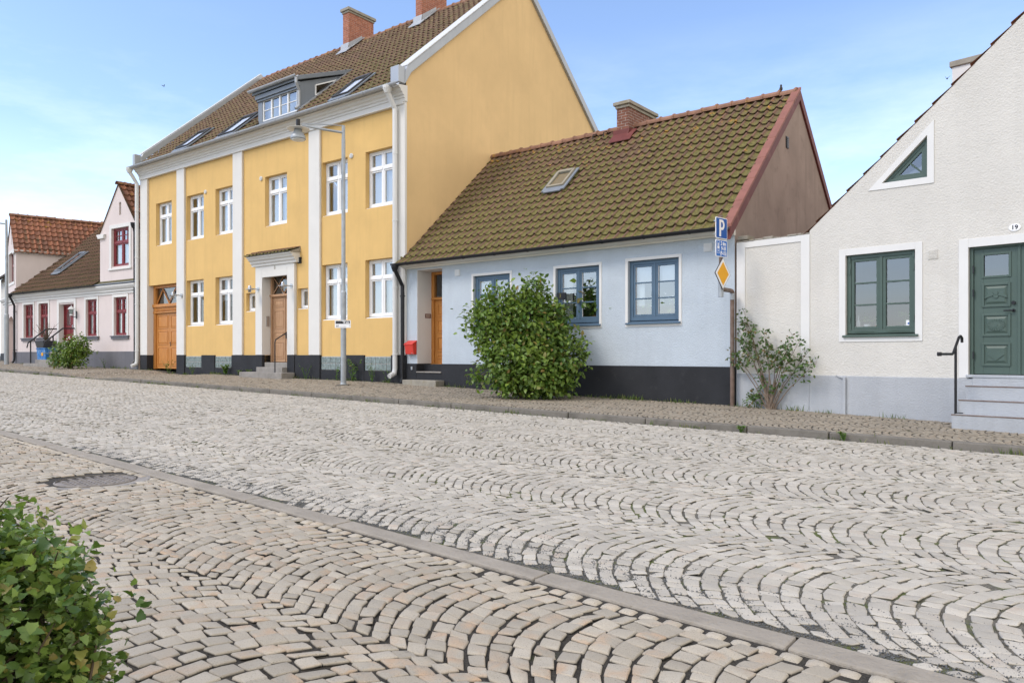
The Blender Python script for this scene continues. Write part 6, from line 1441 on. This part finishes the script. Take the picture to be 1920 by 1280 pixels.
# ================================================================== SKY, SUN, CAMERA
SUN_D = Vector((-.93, -.37, 0)).normalized(); EL = R(47)
SUN_D = (SUN_D*math.cos(EL) + Vector((0,0,math.sin(EL)))).normalized()
w = bpy.data.worlds.new('World'); scene.world = w; w.use_nodes = True; nt = w.node_tree; bg = nt.nodes['Background']
sk = nt.nodes.new('ShaderNodeTexSky'); sk.sky_type = 'NISHITA'; sk.sun_disc = False; sk.sun_elevation = EL; sk.sun_rotation = math.atan2(SUN_D.x, SUN_D.y); sk.air_density = 1.; sk.dust_density = .4; sk.ozone_density = 1.8
geo = nt.nodes.new('ShaderNodeTexCoord'); mp = nt.nodes.new('ShaderNodeMapping'); mp.inputs['Scale'].default_value = (1.3, 1.3, 5.); mp.inputs['Rotation'].default_value = (R(8), R(-10), R(35)); nt.links.new(geo.outputs['Generated'], mp.inputs[0])
def M2(op, a, b_):
    n = N(nt, 'ShaderNodeMath', _operation=op); n.use_clamp = op != 'MULTIPLY_ADD'
    for i, v_ in enumerate((a, b_)):
        if hasattr(v_, 'is_output'): nt.links.new(v_, n.inputs[i])
        else: n.inputs[i].default_value = v_
    return n.outputs[0]
cl = noise(nt, mp.outputs[0], 1.7, 8, .62); f1 = ramp(nt, cl, .46, .78)
sx_ = nt.nodes.new('ShaderNodeSeparateXYZ'); nt.links.new(geo.outputs['Generated'], sx_.inputs[0])
wisps = M2('MULTIPLY', M2('MULTIPLY', f1, ramp(nt, sx_.outputs[2], .40, .05)), .85)
# unseen, added bank of cloud behind and right of the camera, for its light
side = N(nt, 'ShaderNodeVectorMath', _operation='DOT_PRODUCT'); nt.links.new(geo.outputs['Generated'], side.inputs[0]); side.inputs[1].default_value = (.72, -.69, 0)
fill_bank = M2('MULTIPLY', M2('MULTIPLY', ramp(nt, side.outputs['Value'], -.10, .28), ramp(nt, noise(nt, geo.outputs['Generated'], 1.4, 6, .55), .10, .62)), .85)
hz_f = M2('MULTIPLY', ramp(nt, sx_.outputs[2], .26, .0), .55)
CLOUD = (6.4, 6.6, 6.9)
def mixs(f, a, col):
    n = nt.nodes.new('ShaderNodeMix'); n.data_type = 'RGBA'; nt.links.new(f, n.inputs[0]); nt.links.new(a, n.inputs[6]); n.inputs[7].default_value = (*col, 1); return n.outputs[2]
tint_ = mixc(nt, 1., sk.outputs[0], (1.0, .98, 1.03), 'MULTIPLY')
c_ = mixs(hz_f, tint_, (5.3, 6.15, 7.5)); c_ = mixs(wisps, c_, CLOUD); c_ = mixs(fill_bank, c_, (7.7, 7.1, 6.2))
nt.links.new(c_, bg.inputs['Color']); bg.inputs['Strength'].default_value = .145
sun = bpy.data.lights.new('sun', 'SUN'); sun.energy = 1.1; sun.angle = R(20); sun.color = (1., .91, .79)
so_ = bpy.data.objects.new('sun', sun); COL.objects.link(so_); so_.rotation_euler = (-SUN_D).to_track_quat('-Z', 'Y').to_euler(); so_.location = (-20, -10, 40)
cam = bpy.data.cameras.new('camera'); cam.sensor_width = 36; cam.lens = F/1920*36; cam.shift_y = (CY-640)/1920; cam.clip_end = 5000
co_ = bpy.data.objects.new('camera', cam); COL.objects.link(co_); co_.location = (0, 0, EYE); co_.rotation_euler = (R(90), 0, 0); scene.camera = co_
scene.view_settings.view_transform = 'Standard'; scene.view_settings.look = 'None'; scene.view_settings.exposure = .9; scene.view_settings.gamma = 1
scene.cycles.use_denoising = True
